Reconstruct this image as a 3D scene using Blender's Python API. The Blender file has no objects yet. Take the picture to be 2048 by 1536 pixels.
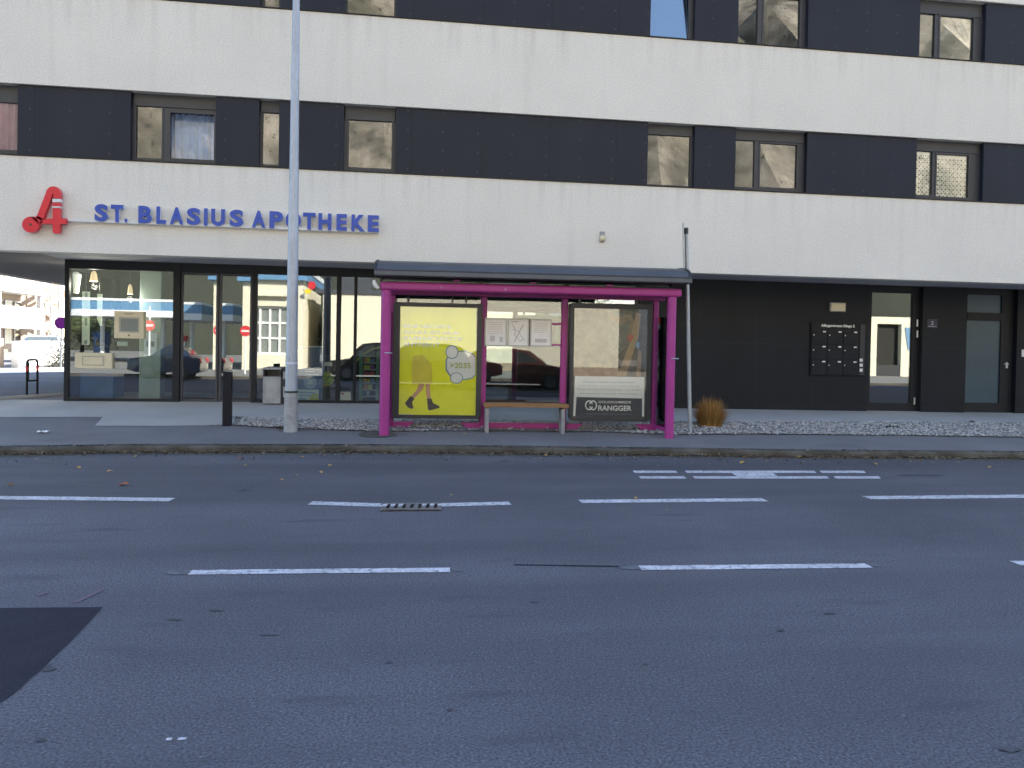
import bpy, bmesh, math, random
import numpy as np
from mathutils import Matrix, Vector
rnd = random.Random(7)
C = bpy.context.scene.collection
SC = bpy.context.scene

# ------------------------------------------------------------------ camera
H = 1.6                                   # eye height over the road
PITCH, YAW, ROLL = -0.01532, 0.14243, 0.018727
FPX, SHY = 1600.0, -53.4                  # focal length and lens shift, in pixels of a 2048 px wide frame
def _rows():
    cy, sy, p = math.cos(YAW), math.sin(YAW), PITCH
    f = np.array([sy*math.cos(p), cy*math.cos(p), math.sin(p)])
    rt = np.array([cy, -sy, 0.0]); up = np.cross(rt, f)
    c, s = math.cos(ROLL), math.sin(ROLL)
    return np.array([c*rt+s*up, -s*rt+c*up, f])
RM = _rows()
cd = bpy.data.cameras.new('camera'); cam = bpy.data.objects.new('camera', cd); C.objects.link(cam)
cd.sensor_fit = 'HORIZONTAL'; cd.sensor_width = 36.0
cd.lens = 36.0*FPX/2048.0; cd.shift_y = SHY/2048.0
cd.clip_start = 0.05; cd.clip_end = 3000
M4 = Matrix.Identity(4)
for i in range(3):
    M4[i][0], M4[i][1], M4[i][2] = RM[0][i], RM[1][i], -RM[2][i]
M4[2][3] = H
cam.matrix_world = M4
SC.camera = cam

# ------------------------------------------------------------------ sky, sun, exposure
SUN_EL, SUN_AZ = math.radians(31), math.radians(38)      # azimuth from +Y towards +X
w = bpy.data.worlds.new('World'); SC.world = w; w.use_nodes = True
nt = w.node_tree
sky = nt.nodes.new('ShaderNodeTexSky'); sky.sky_type = 'NISHITA'; sky.sun_disc = False
sky.sun_elevation = SUN_EL; sky.sun_rotation = SUN_AZ; sky.altitude = 600
sky.air_density = 1.0; sky.dust_density = 0.6
bg = nt.nodes['Background']; nt.links.new(sky.outputs[0], bg.inputs[0]); bg.inputs[1].default_value = 0.13
sl = bpy.data.lights.new('sun', 'SUN'); sl.energy = 4.5; sl.angle = math.radians(0.5); sl.color = (1, .93, .82)
so = bpy.data.objects.new('sun', sl); C.objects.link(so)
sdir = Vector((math.sin(SUN_AZ)*math.cos(SUN_EL), math.cos(SUN_AZ)*math.cos(SUN_EL), math.sin(SUN_EL)))
so.rotation_euler = (-sdir).to_track_quat('-Z', 'Y').to_euler()
vs = SC.view_settings; vs.view_transform = 'Standard'; vs.look = 'None'; vs.gamma = 1; vs.exposure = 2.27

# ------------------------------------------------------------------ from photo pixels to places
def ray(px, py):
    c = np.array([(px-1024)/FPX, -(py-768-SHY)/FPX, 1.0]); return RM.T @ c
O3 = np.array([0, 0, H])
def onY(px, py, Y): r = ray(px, py); return O3 + r*(Y/r[1])
def onX(px, py, X): r = ray(px, py); return O3 + r*(X/r[0])
def onZ(px, py, Z): r = ray(px, py); return O3 + r*((Z-H)/r[2])
def onP(px, py, p0, n):
    r = ray(px, py); p0 = np.array(p0); n = np.array(n); return O3 + r*(((p0-O3) @ n)/(r @ n))
YF, YG = 14.6, 15.95                      # facade plane, recessed ground floor plane
def fx(px, py=280): return float(onY(px, py, YF)[0])
def fz(px, py): return float(onY(px, py, YF)[2])
def gx(px, py=700): return float(onY(px, py, YG)[0])
def gz(px, py): return float(onY(px, py, YG)[2])
def zf(x): return .40 - .0078*min(max(x, 0), 13)
KPX = [(0, 910), (240, 906), (700, 905), (1000, 908), (1300, 911), (1600, 915), (2048, 918)]
KP = [tuple(onZ(a, b, 0)[:2]) for a, b in KPX]
KP = [(-90.0, KP[0][1]+.3)] + [(-12.0, KP[0][1]+.15)] + KP + [(16.0, KP[-1][1]-.25), (90.0, KP[-1][1]-.6)]
def yk(x):
    for (x0, y0), (x1, y1) in zip(KP, KP[1:]):
        if x <= x1: return y0+(y1-y0)*(x-x0)/(x1-x0)
    return KP[-1][1]
KH = .10
def zg(x, y):
    k = yk(x)+.02
    if y < k: return 0.0
    t = min(1, (y-k)/(YG-k)); return KH+(zf(x)-KH)*t
def onG(px, py, off=0.0):
    z = .2
    for _ in range(25):
        p = onZ(px, py, z+off); z = zg(p[0], p[1])
    return np.array([p[0], p[1], z])

# ------------------------------------------------------------------ materials
MATS = {}
def mat(name, col, rough=.6, metal=0.0, spec=.5, var=0.0, vs_=4.0, col2=None, fine=0.0, fs=120.0, bump=0.0, bs=60.0,
        island=None, stretch=None, coat=0.0, emit=None):
    m = bpy.data.materials.new(name); m.use_nodes = True; MATS[name] = m
    n, l = m.node_tree.nodes, m.node_tree.links
    b = n['Principled BSDF']
    b.inputs['Roughness'].default_value = rough; b.inputs['Metallic'].default_value = metal
    b.inputs['Specular IOR Level'].default_value = spec; b.inputs['Coat Weight'].default_value = coat
    tc = n.new('ShaderNodeTexCoord'); src = tc.outputs['Object']
    if stretch:
        mp = n.new('ShaderNodeMapping'); mp.inputs['Scale'].default_value = stretch
        l.new(src, mp.inputs[0]); src = mp.outputs[0]
    rgb = n.new('ShaderNodeRGB'); rgb.outputs[0].default_value = (*col, 1); cur = rgb.outputs[0]
    def mix(fac, a, bcol):
        x = n.new('ShaderNodeMix'); x.data_type = 'RGBA'
        l.new(fac, x.inputs[0]); l.new(a, x.inputs[6]) if not isinstance(a, tuple) else None
        if isinstance(bcol, tuple): x.inputs[7].default_value = (*bcol, 1)
        else: l.new(bcol, x.inputs[7])
        return x.outputs[2]
    def noise(sc, det=4, rg=.55):
        t = n.new('ShaderNodeTexNoise'); t.inputs['Scale'].default_value = sc; t.inputs['Detail'].default_value = det
        t.inputs['Roughness'].default_value = rg; l.new(src, t.inputs['Vector']); return t.outputs['Fac']
    def ramp(f, a, b_):
        r = n.new('ShaderNodeMapRange'); r.inputs[1].default_value = a; r.inputs[2].default_value = b_
        l.new(f, r.inputs[0]); return r.outputs[0]
    if island:
        g = n.new('ShaderNodeNewGeometry'); r = n.new('ShaderNodeValToRGB'); els = r.color_ramp.elements
        while len(els) < len(island): els.new(.5)
        for i, c in enumerate(island): els[i].position = i/(len(island)-1); els[i].color = (*c, 1)
        l.new(g.outputs['Random Per Island'], r.inputs[0]); cur = r.outputs[0]
    if var or col2:
        c2 = col2 or tuple(min(1, c*(1+var)) for c in col)
        c1 = cur
        if not col2:
            rgb.outputs[0].default_value = (*[c*(1-var*.7) for c in col], 1)
        cur = mix(ramp(noise(vs_), .3, .7), c1, c2)
    if fine:
        k = n.new('ShaderNodeMapRange'); l.new(noise(fs, 2, .6), k.inputs[0])
        k.inputs[1].default_value = .3; k.inputs[2].default_value = .7
        k.inputs[3].default_value = 1-fine; k.inputs[4].default_value = 1+fine
        x = n.new('ShaderNodeMix'); x.data_type = 'RGBA'; x.blend_type = 'MULTIPLY'; x.inputs[0].default_value = 1
        l.new(cur, x.inputs[6]); l.new(k.outputs[0], x.inputs[7]); cur = x.outputs[2]
    l.new(cur, b.inputs['Base Color'])
    if bump:
        bp = n.new('ShaderNodeBump'); bp.inputs['Strength'].default_value = bump; bp.inputs['Distance'].default_value = .01
        l.new(noise(bs, 3, .6), bp.inputs['Height']); l.new(bp.outputs[0], b.inputs['Normal'])
    m['_cur'] = 1
    if emit:
        b.inputs['Emission Color'].default_value = (*emit[0], 1); b.inputs['Emission Strength'].default_value = emit[1]
    return m
def nodes_of(m): return m.node_tree.nodes, m.node_tree.links, m.node_tree.nodes['Principled BSDF']
def overlay(m, build):
    """put one more colour layer between the material's colour and its shader: build(n, l) returns (factor socket, colour)"""
    n, l, b = nodes_of(m)
    s = b.inputs['Base Color'].links[0].from_socket
    fac, col = build(n, l)
    x = n.new('ShaderNodeMix'); x.data_type = 'RGBA'; l.new(fac, x.inputs[0]); l.new(s, x.inputs[6])
    x.inputs[7].default_value = (*col, 1); l.new(x.outputs[2], b.inputs['Base Color'])
def f_noise(n, l, scale, lo, hi, stretch=(1, 1, 1), det=4, mx=1.0):
    tc = n.new('ShaderNodeTexCoord'); mp = n.new('ShaderNodeMapping'); mp.inputs['Scale'].default_value = stretch
    l.new(tc.outputs['Object'], mp.inputs[0])
    t = n.new('ShaderNodeTexNoise'); t.inputs['Scale'].default_value = scale; t.inputs['Detail'].default_value = det
    l.new(mp.outputs[0], t.inputs['Vector'])
    r = n.new('ShaderNodeMapRange'); r.inputs[1].default_value = lo; r.inputs[2].default_value = hi
    r.inputs[3].default_value = 0; r.inputs[4].default_value = mx
    l.new(t.outputs['Fac'], r.inputs[0]); return r.outputs[0]
def f_lines(n, l, axis, period, width, mx=1.0, offset=0.0):
    tc = n.new('ShaderNodeTexCoord'); sp = n.new('ShaderNodeSeparateXYZ'); l.new(tc.outputs['Object'], sp.inputs[0])
    a = n.new('ShaderNodeMath'); a.operation = 'ADD'; a.inputs[1].default_value = offset+1000*period
    l.new(sp.outputs[axis], a.inputs[0])
    d = n.new('ShaderNodeMath'); d.operation = 'MODULO'; d.inputs[1].default_value = period; l.new(a.outputs[0], d.inputs[0])
    c = n.new('ShaderNodeMath'); c.operation = 'LESS_THAN'; c.inputs[1].default_value = width; l.new(d.outputs[0], c.inputs[0])
    g = n.new('ShaderNodeMath'); g.operation = 'MULTIPLY'; g.inputs[1].default_value = mx; l.new(c.outputs[0], g.inputs[0])
    return g.outputs[0]
def glass(name, refl, tint=(1, 1, 1), rough=0.0, ior=1.5, gcol=(1, 1, 1)):
    m = bpy.data.materials.new(name); m.use_nodes = True; n, l = m.node_tree.nodes, m.node_tree.links
    n.remove(n['Principled BSDF']); out = n['Material Output']
    tr = n.new('ShaderNodeBsdfTransparent'); tr.inputs[0].default_value = (*tint, 1)
    gl = n.new('ShaderNodeBsdfGlossy'); gl.inputs['Roughness'].default_value = rough; gl.inputs[0].default_value = (*gcol, 1)
    fr = n.new('ShaderNodeFresnel'); fr.inputs[0].default_value = ior
    mx = n.new('ShaderNodeMath'); mx.operation = 'ADD'; mx.use_clamp = True; mx.inputs[1].default_value = refl
    l.new(fr.outputs[0], mx.inputs[0])
    s = n.new('ShaderNodeMixShader'); l.new(mx.outputs[0], s.inputs[0]); l.new(tr.outputs[0], s.inputs[1]); l.new(gl.outputs[0], s.inputs[2])
    l.new(s.outputs[0], out.inputs[0]); MATS[name] = m; return m

# ------------------------------------------------------------------ mesh building
class MB:
    def __init__(s): s.v = []; s.f = []; s.m = []; s.mi = 0
    def add(s, vs, fs):
        o = len(s.v); s.v += [tuple(map(float, p)) for p in vs]
        for f in fs: s.f.append([i+o for i in f]); s.m.append(s.mi)
        return s
    def box(s, x0, x1, y0, y1, z0, z1):
        v = [(x, y, z) for z in (z0, z1) for y in (y0, y1) for x in (x0, x1)]
        return s.add(v, [(0, 2, 3, 1), (4, 5, 7, 6), (0, 1, 5, 4), (2, 6, 7, 3), (0, 4, 6, 2), (1, 3, 7, 5)])
    def obox(s, c, ax, ay, az):
        """box from centre and three half-axis vectors"""
        c, ax, ay, az = map(np.array, (c, ax, ay, az)); v = []
        for k in (-1, 1):
            for j in (-1, 1):
                for i in (-1, 1): v.append(c+i*ax+j*ay+k*az)
        return s.add(v, [(0, 2, 3, 1), (4, 5, 7, 6), (0, 1, 5, 4), (2, 6, 7, 3), (0, 4, 6, 2), (1, 3, 7, 5)])
    def tube(s, pts, r, n=16, caps=True):
        """tube through points; r one radius or one per point"""
        P = [np.array(p, float) for p in pts]; R = r if hasattr(r, '__len__') else [r]*len(P)
        t0 = P[1]-P[0]; t0 = t0/np.linalg.norm(t0); a = np.cross(t0, [0, 0, 1.0])
        if np.linalg.norm(a) < 1e-3: a = np.cross(t0, [0, 1.0, 0])
        a /= np.linalg.norm(a); vs = []
        for i, p in enumerate(P):
            t = (P[min(i+1, len(P)-1)]-P[max(i-1, 0)]); t = t/np.linalg.norm(t)
            a = a-t*(a @ t); a /= np.linalg.norm(a); b = np.cross(t, a)
            vs += [p+R[i]*(a*math.cos(q)+b*math.sin(q)) for q in [2*math.pi*k/n for k in range(n)]]
        fs = [(i*n+k, i*n+(k+1) % n, (i+1)*n+(k+1) % n, (i+1)*n+k) for i in range(len(P)-1) for k in range(n)]
        if caps: fs += [tuple(range(n))[::-1], tuple((len(P)-1)*n+k for k in range(n))]
        return s.add(vs, fs)
    def prism(s, pts, d):
        """planar 3D outline pushed along vector d"""
        n = len(pts); P = [np.array(p, float) for p in pts]; d = np.array(d, float)
        return s.add(P+[p+d for p in P], [tuple(range(n)), tuple(range(2*n-1, n-1, -1))]+[(i, (i+1) % n, n+(i+1) % n, n+i)[::-1] for i in range(n)])
    def disc(s, c, r, u, v, d, n=28, sy=1.0):
        c, u, v = map(np.array, (c, u, v))
        return s.prism([c+r*(u*math.cos(2*math.pi*k/n)+sy*v*math.sin(2*math.pi*k/n)) for k in range(n)], d)
    def ring(s, c, r0, r1, u, v, d, n=28):
        c, u, v, d = map(lambda q: np.array(q, float), (c, u, v, d)); vs = []
        for k in range(n):
            q = u*math.cos(2*math.pi*k/n)+v*math.sin(2*math.pi*k/n); vs += [c+r0*q, c+r1*q, c+r1*q+d, c+r0*q+d]
        fs = [(4*k+j, 4*k+(j+1) % 4, 4*((k+1) % n)+(j+1) % 4, 4*((k+1) % n)+j) for k in range(n) for j in range(4)]
        return s.add(vs, fs)
    def frame(s, x0, x1, y0, y1, z0, z1, t, tb=None, tt=None):
        tb = tb or t; tt = tt or t
        s.box(x0, x0+t, y0, y1, z0, z1); s.box(x1-t, x1, y0, y1, z0, z1)
        s.box(x0+t, x1-t, y0, y1, z0, z0+tb); s.box(x0+t, x1-t, y0, y1, z1-tt, z1); return s
    def sheet(s, rows):
        n = len(rows[0]); vs = [p for r in rows for p in r]
        return s.add(vs, [(i*n+j, i*n+j+1, (i+1)*n+j+1, (i+1)*n+j) for i in range(len(rows)-1) for j in range(n-1)])
    def text(s, txt, org, u, v, size, d, bold=0.0, width=None, height=None, align='LEFT'):
        """flat lettering with thickness d (vector), origin at the baseline start; u along, v up"""
        cu = bpy.data.curves.new('t', 'FONT'); cu.body = txt; cu.size = size; cu.offset = bold; cu.align_x = align
        cu.resolution_u = 4
        ob = bpy.data.objects.new('t', cu); C.objects.link(ob)
        dg = bpy.context.evaluated_depsgraph_get(); me = bpy.data.meshes.new_from_object(ob.evaluated_get(dg))
        co = np.array([x.co[:] for x in me.vertices])
        if len(co):
            mn, mxx = co.min(0), co.max(0)
            kx = width/(mxx[0]-mn[0]) if width else 1; ky = height/(mxx[1]-mn[1]) if height else kx
            x = (co[:, 0]-(mn[0] if width else 0))*kx; y = (co[:, 1]-(mn[1] if height else 0))*ky
            org, u, v, d = (np.array(q, float) for q in (org, u, v, d))
            P = org+np.outer(x, u)+np.outer(y, v); k = len(P)
            ed = {}
            for p in me.polygons:
                for a, b in p.edge_keys: ed[(a, b)] = ed.get((a, b), 0)+1
            fs = [tuple(p.vertices) for p in me.polygons]+[tuple(i+k for i in p.vertices)[::-1] for p in me.polygons]
            fs += [(a, b, b+k, a+k) for (a, b), c in ed.items() if c == 1]
            s.add(list(P)+list(P+d), fs)
        bpy.data.objects.remove(ob); bpy.data.meshes.remove(me); bpy.data.curves.remove(cu); return s
    def build(s, name, mats, parent=None, bev=0.0, smooth=False, org=None):
        if not isinstance(mats, (list, tuple)): mats = [mats]
        o_ = org
        root = parent
        while root is not None and root.parent is not None: root = root.parent
        if o_ is None: o_ = tuple(root.location) if root is not None else (0, 0, 0)
        me = bpy.data.meshes.new(name)
        me.from_pydata([(x-o_[0], y-o_[1], z-o_[2]) for x, y, z in s.v], [], s.f)
        for m in mats: me.materials.append(MATS[m] if isinstance(m, str) else m)
        for p, i in zip(me.polygons, s.m): p.material_index = i
        bm = bmesh.new(); bm.from_mesh(me); bmesh.ops.recalc_face_normals(bm, faces=bm.faces[:]); bm.to_mesh(me); bm.free()
        if smooth:
            for p in me.polygons: p.use_smooth = True
            me.set_sharp_from_angle(angle=math.radians(40))
        ob = bpy.data.objects.new(name, me); C.objects.link(ob)
        if parent is not None: ob.parent = parent
        else: ob.location = o_
        if bev:
            b = ob.modifiers.new('bevel', 'BEVEL'); b.width = bev; b.segments = 2; b.limit_method = 'ANGLE'; b.angle_limit = math.radians(50)
        return ob
def tag(o, label=None, cat=None, group=None, kind=None):
    if label: o['label'] = label
    if cat: o['category'] = cat
    if group: o['group'] = group
    if kind: o['kind'] = kind
    return o
def empty(name, loc, label, cat, group=None):
    o = bpy.data.objects.new(name, None); C.objects.link(o); o.location = tuple(map(float, loc)); o.empty_display_size = .2
    bpy.context.view_layer.update(); return tag(o, label, cat, group)
X_, Y_, Z_ = np.array([1., 0, 0]), np.array([0, 1., 0]), np.array([0, 0, 1.])

# ------------------------------------------------------------------ material library
mat('asphalt', (.103, .0965, .107), .82, spec=.4, var=.22, vs_=.5, fine=.6, fs=75, bump=.5, bs=140)
overlay(MATS['asphalt'], lambda n, l: (f_noise(n, l, .75, .42, .72, (.10, 1.0, 1), 6, .7), (.055, .053, .060)))
overlay(MATS['asphalt'], lambda n, l: (f_noise(n, l, 2.4, .60, .74, (.4, 1.8, 1), 6, .55), (.05, .049, .056)))
overlay(MATS['asphalt'], lambda n, l: (f_noise(n, l, 48, .64, .72, (1, 1, 1), 3, .55), (.24, .235, .25)))
overlay(MATS['asphalt'], lambda n, l: (f_noise(n, l, 1.1, .55, .8, (.16, 1.3, 1), 6, .5), (.135, .128, .14)))
overlay(MATS['asphalt'], lambda n, l: (f_noise(n, l, 30, .60, .70, (1, 1, 1), 4, .6), (.05, .048, .054)))
mat('tar', (.058, .054, .062), .85, var=.3, vs_=14, fine=.3)
mat('patch_asphalt', (.022, .02, .03), .9, spec=.25, var=.2, vs_=3, fine=.4, fs=100, bump=.6, bs=140)
mat('pavement', (.165, .155, .155), .85, var=.12, vs_=1.2, fine=.25, fs=110, bump=.4, bs=150)
overlay(MATS['pavement'], lambda n, l: (f_noise(n, l, 1.6, .58, .75, (.5, 1, 1), 5, .5), (.10, .094, .09)))
mat('concrete', (.40, .375, .345), .8, var=.09, vs_=1.0, fine=.1, fs=60, bump=.2, bs=90)
overlay(MATS['concrete'], lambda n, l: (f_noise(n, l, .9, .52, .72, (1, 1, 1), 6, .35), (.29, .275, .255)))
mat('kerbstone', (.115, .103, .086), .85, var=.3, vs_=2.5, fine=.3, fs=70, bump=.5, bs=60)
overlay(MATS['kerbstone'], lambda n, l: (f_noise(n, l, 2.6, .36, .60, (1, 1, 1), 6, .9), (.055, .046, .032)))
mat('dirt', (.085, .074, .060), .95, var=.35, vs_=6, fine=.4, fs=60, bump=.6, bs=80)
mat('pebble', (.3, .3, .3), .75, island=[(.27, .26, .25), (.40, .385, .37), (.47, .455, .44), (.35, .335, .32), (.54, .52, .50)], bump=.2, bs=50)
mat('gravel_bed', (.2, .19, .18), .9, var=.3, vs_=30, fine=.4, fs=40, bump=.8, bs=40)
mat('road_paint', (.54, .515, .525), .7, var=.25, vs_=5, fine=.3, fs=70, bump=.3, bs=140)
overlay(MATS['road_paint'], lambda n, l: (f_noise(n, l, 22, .50, .68, (1, 1, 1), 6, .85), (.15, .145, .155)))
mat('worn_paint', (.16, .16, .165), .8, fine=.3, fs=60, col2=(.08, .08, .085), vs_=12)
mat('plaster', (.77, .73, .655), .9, spec=.25, var=.045, vs_=.55, fine=.10, fs=38, bump=.6, bs=45)
overlay(MATS['plaster'], lambda n, l: (f_noise(n, l, 1.0, .56, .82, (3.2, 1, .22), 6, .30), (.56, .52, .46)))
overlay(MATS['plaster'], lambda n, l: (f_noise(n, l, 7, .70, .78, (1, 1, 1), 4, .35), (.46, .43, .39)))
def sill_runs(n, l):
    tc = n.new('ShaderNodeTexCoord'); sp = n.new('ShaderNodeSeparateXYZ'); l.new(tc.outputs['Object'], sp.inputs[0])
    a = n.new('ShaderNodeMath'); a.operation = 'SUBTRACT'; a.inputs[1].default_value = 4.64; l.new(sp.outputs['Z'], a.inputs[0])
    d = n.new('ShaderNodeMath'); d.operation = 'WRAP'; d.inputs[1].default_value = 0; d.inputs[2].default_value = -2.787; l.new(a.outputs[0], d.inputs[0])
    r = n.new('ShaderNodeMapRange'); r.inputs[1].default_value = -.75; r.inputs[2].default_value = 0; l.new(d.outputs[0], r.inputs[0])
    m = n.new('ShaderNodeMath'); m.operation = 'MULTIPLY'; l.new(r.outputs[0], m.inputs[0]); l.new(f_noise(n, l, 2.4, .5, .78, (2.2, 1, .10), 6, .36), m.inputs[1])
    return m.outputs[0], (.40, .36, .31)
overlay(MATS['plaster'], sill_runs)
mat('cladding', (.012, .0145, .025), .55, spec=.36, var=.10, vs_=1.3, bump=.05, bs=20)
overlay(MATS['cladding'], lambda n, l: (f_lines(n, l, 'X', 1.27, .012, .9), (.004, .004, .006)))
def rivets(n, l):
    m = n.new('ShaderNodeMath'); m.operation = 'MULTIPLY'
    l.new(f_lines(n, l, 'X', .635, .026, 1, .08), m.inputs[0]); l.new(f_lines(n, l, 'Z', .348, .026, .8, -.22), m.inputs[1])
    return m.outputs[0], (.07, .07, .085)
overlay(MATS['cladding'], rivets)
overlay(MATS['cladding'], lambda n, l: (f_noise(n, l, .9, .5, .8, (1, 1, .4), 6, .5), (.024, .027, .036)))
mat('soffit', (.125, .12, .12), .8, var=.06, vs_=2)
mat('soffit_brightened', (.46, .44, .45), .8, var=.05, vs_=2)  # soffit colour raised to imitate light that does not reach it
mat('trim_dark', (.014, .015, .018), .5, spec=.3, var=.1, vs_=6)
mat('frame_dark', (.05, .051, .057), .45, var=.08, vs_=5)
mat('black_panel', (.006, .0078, .012), .5, spec=.3, var=.3, vs_=1.5)
overlay(MATS['black_panel'], lambda n, l: (f_lines(n, l, 'X', 1.27, .012, .8, .35), (.020, .021, .024)))
overlay(MATS['black_panel'], lambda n, l: (f_lines(n, l, 'Z', 1.32, .012, .8, -1.72), (.020, .021, .024)))
mat('dark_room', (.018, .017, .018), .9, var=.3, vs_=1.5)
mat('shop_floor', (.10, .095, .09), .5, var=.1, vs_=2)
mat('shop_wall', (.13, .13, .12), .8, var=.2, vs_=1.5)
mat('lobby_wall', (.20, .17, .13), .8, var=.05, vs_=2)
mat('pillar_green', (.33, .40, .375), .7, var=.05, vs_=2)
mat('magenta', (.365, .036, .225), .42, spec=.4, var=.10, vs_=3, fine=.05, fs=60)
overlay(MATS['magenta'], lambda n, l: (f_noise(n, l, 14, .70, .74, (1, 1, .6), 4, .7), (.45, .28, .40)))
mat('roof_metal', (.085, .09, .10), .42, metal=.25, var=.12, vs_=2.5)
mat('dark_metal', (.022, .023, .028), .45, var=.15, vs_=5)
mat('case_dark', (.026, .027, .031), .4, var=.1, vs_=4)
mat('galv', (.42, .45, .50), .5, metal=.35, var=.12, vs_=5, stretch=(1, 1, .3), fine=.08, fs=30)
overlay(MATS['galv'], lambda n, l: (f_noise(n, l, 4, .58, .72, (1, 1, .5), 5, .45), (.24, .24, .24)))
mat('galv_dirty', (.33, .33, .32), .65, metal=.15, var=.25, vs_=6, fine=.15, fs=40)
mat('zinc', (.36, .38, .40), .45, metal=.6, var=.15, vs_=7)
mat('drain_iron', (.17, .16, .155), .6, metal=.3, var=.3, vs_=20)
mat('wood', (.26, .13, .05), .55, var=.35, vs_=5, stretch=(.6, 9, 9), fine=.15, fs=30)
mat('concrete_leg', (.30, .28, .27), .8, var=.15, vs_=6)
mat('red_gloss', (.72, .012, .035), .3, var=.05, vs_=4, coat=.3)
mat('blue_gloss', (.018, .07, .42), .35, var=.08, vs_=4, coat=.2)
mat('white_plastic', (.72, .72, .70), .45, var=.05, vs_=5)
mat('white_side', (.62, .64, .72), .5, var=.05, vs_=5)
mat('cream_box', (.70, .62, .42), .5, var=.08, vs_=3)
mat('grey_screen', (.22, .24, .22), .35, var=.06, vs_=4)
mat('steel', (.55, .55, .55), .3, metal=.9, var=.08, vs_=8)
mat('bollard', (.009, .009, .014), .5, spec=.25, var=.12, vs_=4)
mat('paper', (.86, .83, .78), .8, var=.05, vs_=9)
mat('paper_print', (.42, .38, .36), .8, col2=(.7, .66, .6), vs_=26)
mat('paper_frame', (.40, .39, .36), .4, metal=.4, var=.1, vs_=6)
mat('poster_lime', (.90, .92, .012), .45, var=.06, vs_=3)
mat('poster_gold', (.74, .66, .08), .5, var=.10, vs_=6)
mat('poster_skin', (.66, .38, .25), .5, var=.08, vs_=9)
mat('poster_boot', (.08, .055, .035), .5, var=.2, vs_=20)
mat('poster_white', (.86, .88, .92), .5, var=.03, vs_=5)
mat('poster_blue', (.20, .32, .50), .5, var=.05, vs_=5)
mat('poster_green', (.45, .50, .10), .5, var=.05, vs_=5)
mat('poster_ink', (.05, .05, .05), .6, var=.1, vs_=9)
mat('poster_inkgrey', (.30, .31, .34), .6, var=.1, vs_=9)
mat('poster_brown', (.045, .035, .025), .5, col2=(.16, .12, .085), vs_=7, fine=.3, fs=18)
mat('poster_stone', (.10, .09, .075), .5, col2=(.20, .18, .15), vs_=16, fine=.3, fs=30)
mat('poster_handle', (.36, .24, .13), .5, var=.25, vs_=9)
mat('poster_hand', (.26, .17, .11), .5, var=.35, vs_=8)
mat('poster_slate', (.045, .047, .055), .5, var=.15, vs_=8)
mat('curtain_blue', (.50, .60, .92), .9, var=.05, vs_=3)
mat('curtain_pink', (.50, .25, .42), .9, var=.1, vs_=3)
mat('lace', (.86, .84, .80), .9, var=.1, vs_=8)
mat('lime_green', (.38, .45, .02), .5, var=.1, vs_=10)
mat('teal_green', (.10, .26, .18), .6, var=.15, vs_=4)
mat('display_blue', (.035, .10, .26), .45, var=.2, vs_=4)
mat('label_pale', (.45, .56, .60), .5, var=.1, vs_=10)
mat('pack_red', (.45, .08, .05), .5, var=.2, vs_=20)
mat('pack_violet', (.20, .06, .26), .5, var=.2, vs_=20)
mat('pack_orange', (.50, .22, .06), .5, var=.2, vs_=20)
mat('pack_blue', (.08, .18, .32), .5, var=.2, vs_=20)
mat('purple_sign', (.20, .012, .26), .45, var=.06, vs_=8)
mat('grass_dry', (.2, .1, .03), .8, island=[(.18, .10, .03), (.48, .25, .06), (.36, .15, .03), (.20, .15, .045), (.55, .33, .11)])
mat('weed', (.05, .06, .02), .8, island=[(.03, .035, .012), (.09, .08, .03), (.06, .05, .02)])
mat('leaf_yellow', (.42, .26, .07), .8, var=.3, vs_=40)
mat('leaf_brown', (.15, .085, .04), .85, var=.4, vs_=40)
mat('leaf_orange', (.45, .11, .03), .8, var=.3, vs_=40)
mat('litter', (.1, .08, .05), .9, island=[(.045, .036, .026), (.14, .10, .06), (.24, .17, .085), (.08, .065, .05), (.34, .27, .16)])
mat('leaf_green', (.06, .09, .02), .7, island=[(.03, .05, .012), (.08, .11, .03), (.05, .07, .02), (.12, .13, .045)])
mat('bark', (.09, .07, .05), .9, var=.3, vs_=8)
mat('cream_wall', (.74, .69, .54), .85, var=.03, vs_=1.5, bump=.1, bs=30)
mat('white_wall', (.80, .79, .76), .85, var=.03, vs_=1.5)
mat('canopy_blue', (.13, .27, .44), .5, var=.05, vs_=1)
mat('canopy_white', (.78, .80, .80), .6, var=.03, vs_=1)
mat('sign_red', (.62, .03, .04), .5, var=.05, vs_=5)
mat('sign_yellow', (.75, .58, .03), .5, var=.05, vs_=5)
mat('brown_wood', (.30, .20, .13), .8, var=.25, vs_=4)
mat('brown_wall', (.34, .26, .19), .85, var=.15, vs_=1.5)
mat('car_blue', (.018, .032, .075), .25, coat=.6, var=.05, vs_=3)
mat('car_pale', (.42, .44, .41), .3, coat=.5, var=.05, vs_=3)
mat('rim_grey', (.16, .16, .17), .4, metal=.5, var=.1)
mat('car_glass_pale', (.20, .23, .21), .2, var=.1)
mat('tyre', (.02, .02, .02), .8, var=.2, vs_=12)
mat('house_glass', (.03, .035, .04), .08, spec=.8, var=.1, vs_=3)
mat('chest_dark', (.035, .033, .03), .9, var=.2, vs_=3)  # own dark brown of the low chest
mat('shade_deep', (.020, .019, .016), .9, var=.3, vs_=2)
mat('terra', (.30, .20, .13), .8, var=.1, vs_=6)
mat('earth', (.10, .10, .095), .95, var=.2, vs_=.05, fine=.2, fs=2)
mat('forecourt', (.22, .215, .20), .9, var=.12, vs_=.5, fine=.2, fs=60)
mat('hillside', (.13, .115, .075), .95, col2=(.36, .31, .25), vs_=.045, fine=.35, fs=.35)
overlay(MATS['hillside'], lambda n, l: (f_noise(n, l, .06, .50, .58, (1, 1, .6), 8, .65), (.06, .062, .04)))
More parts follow.
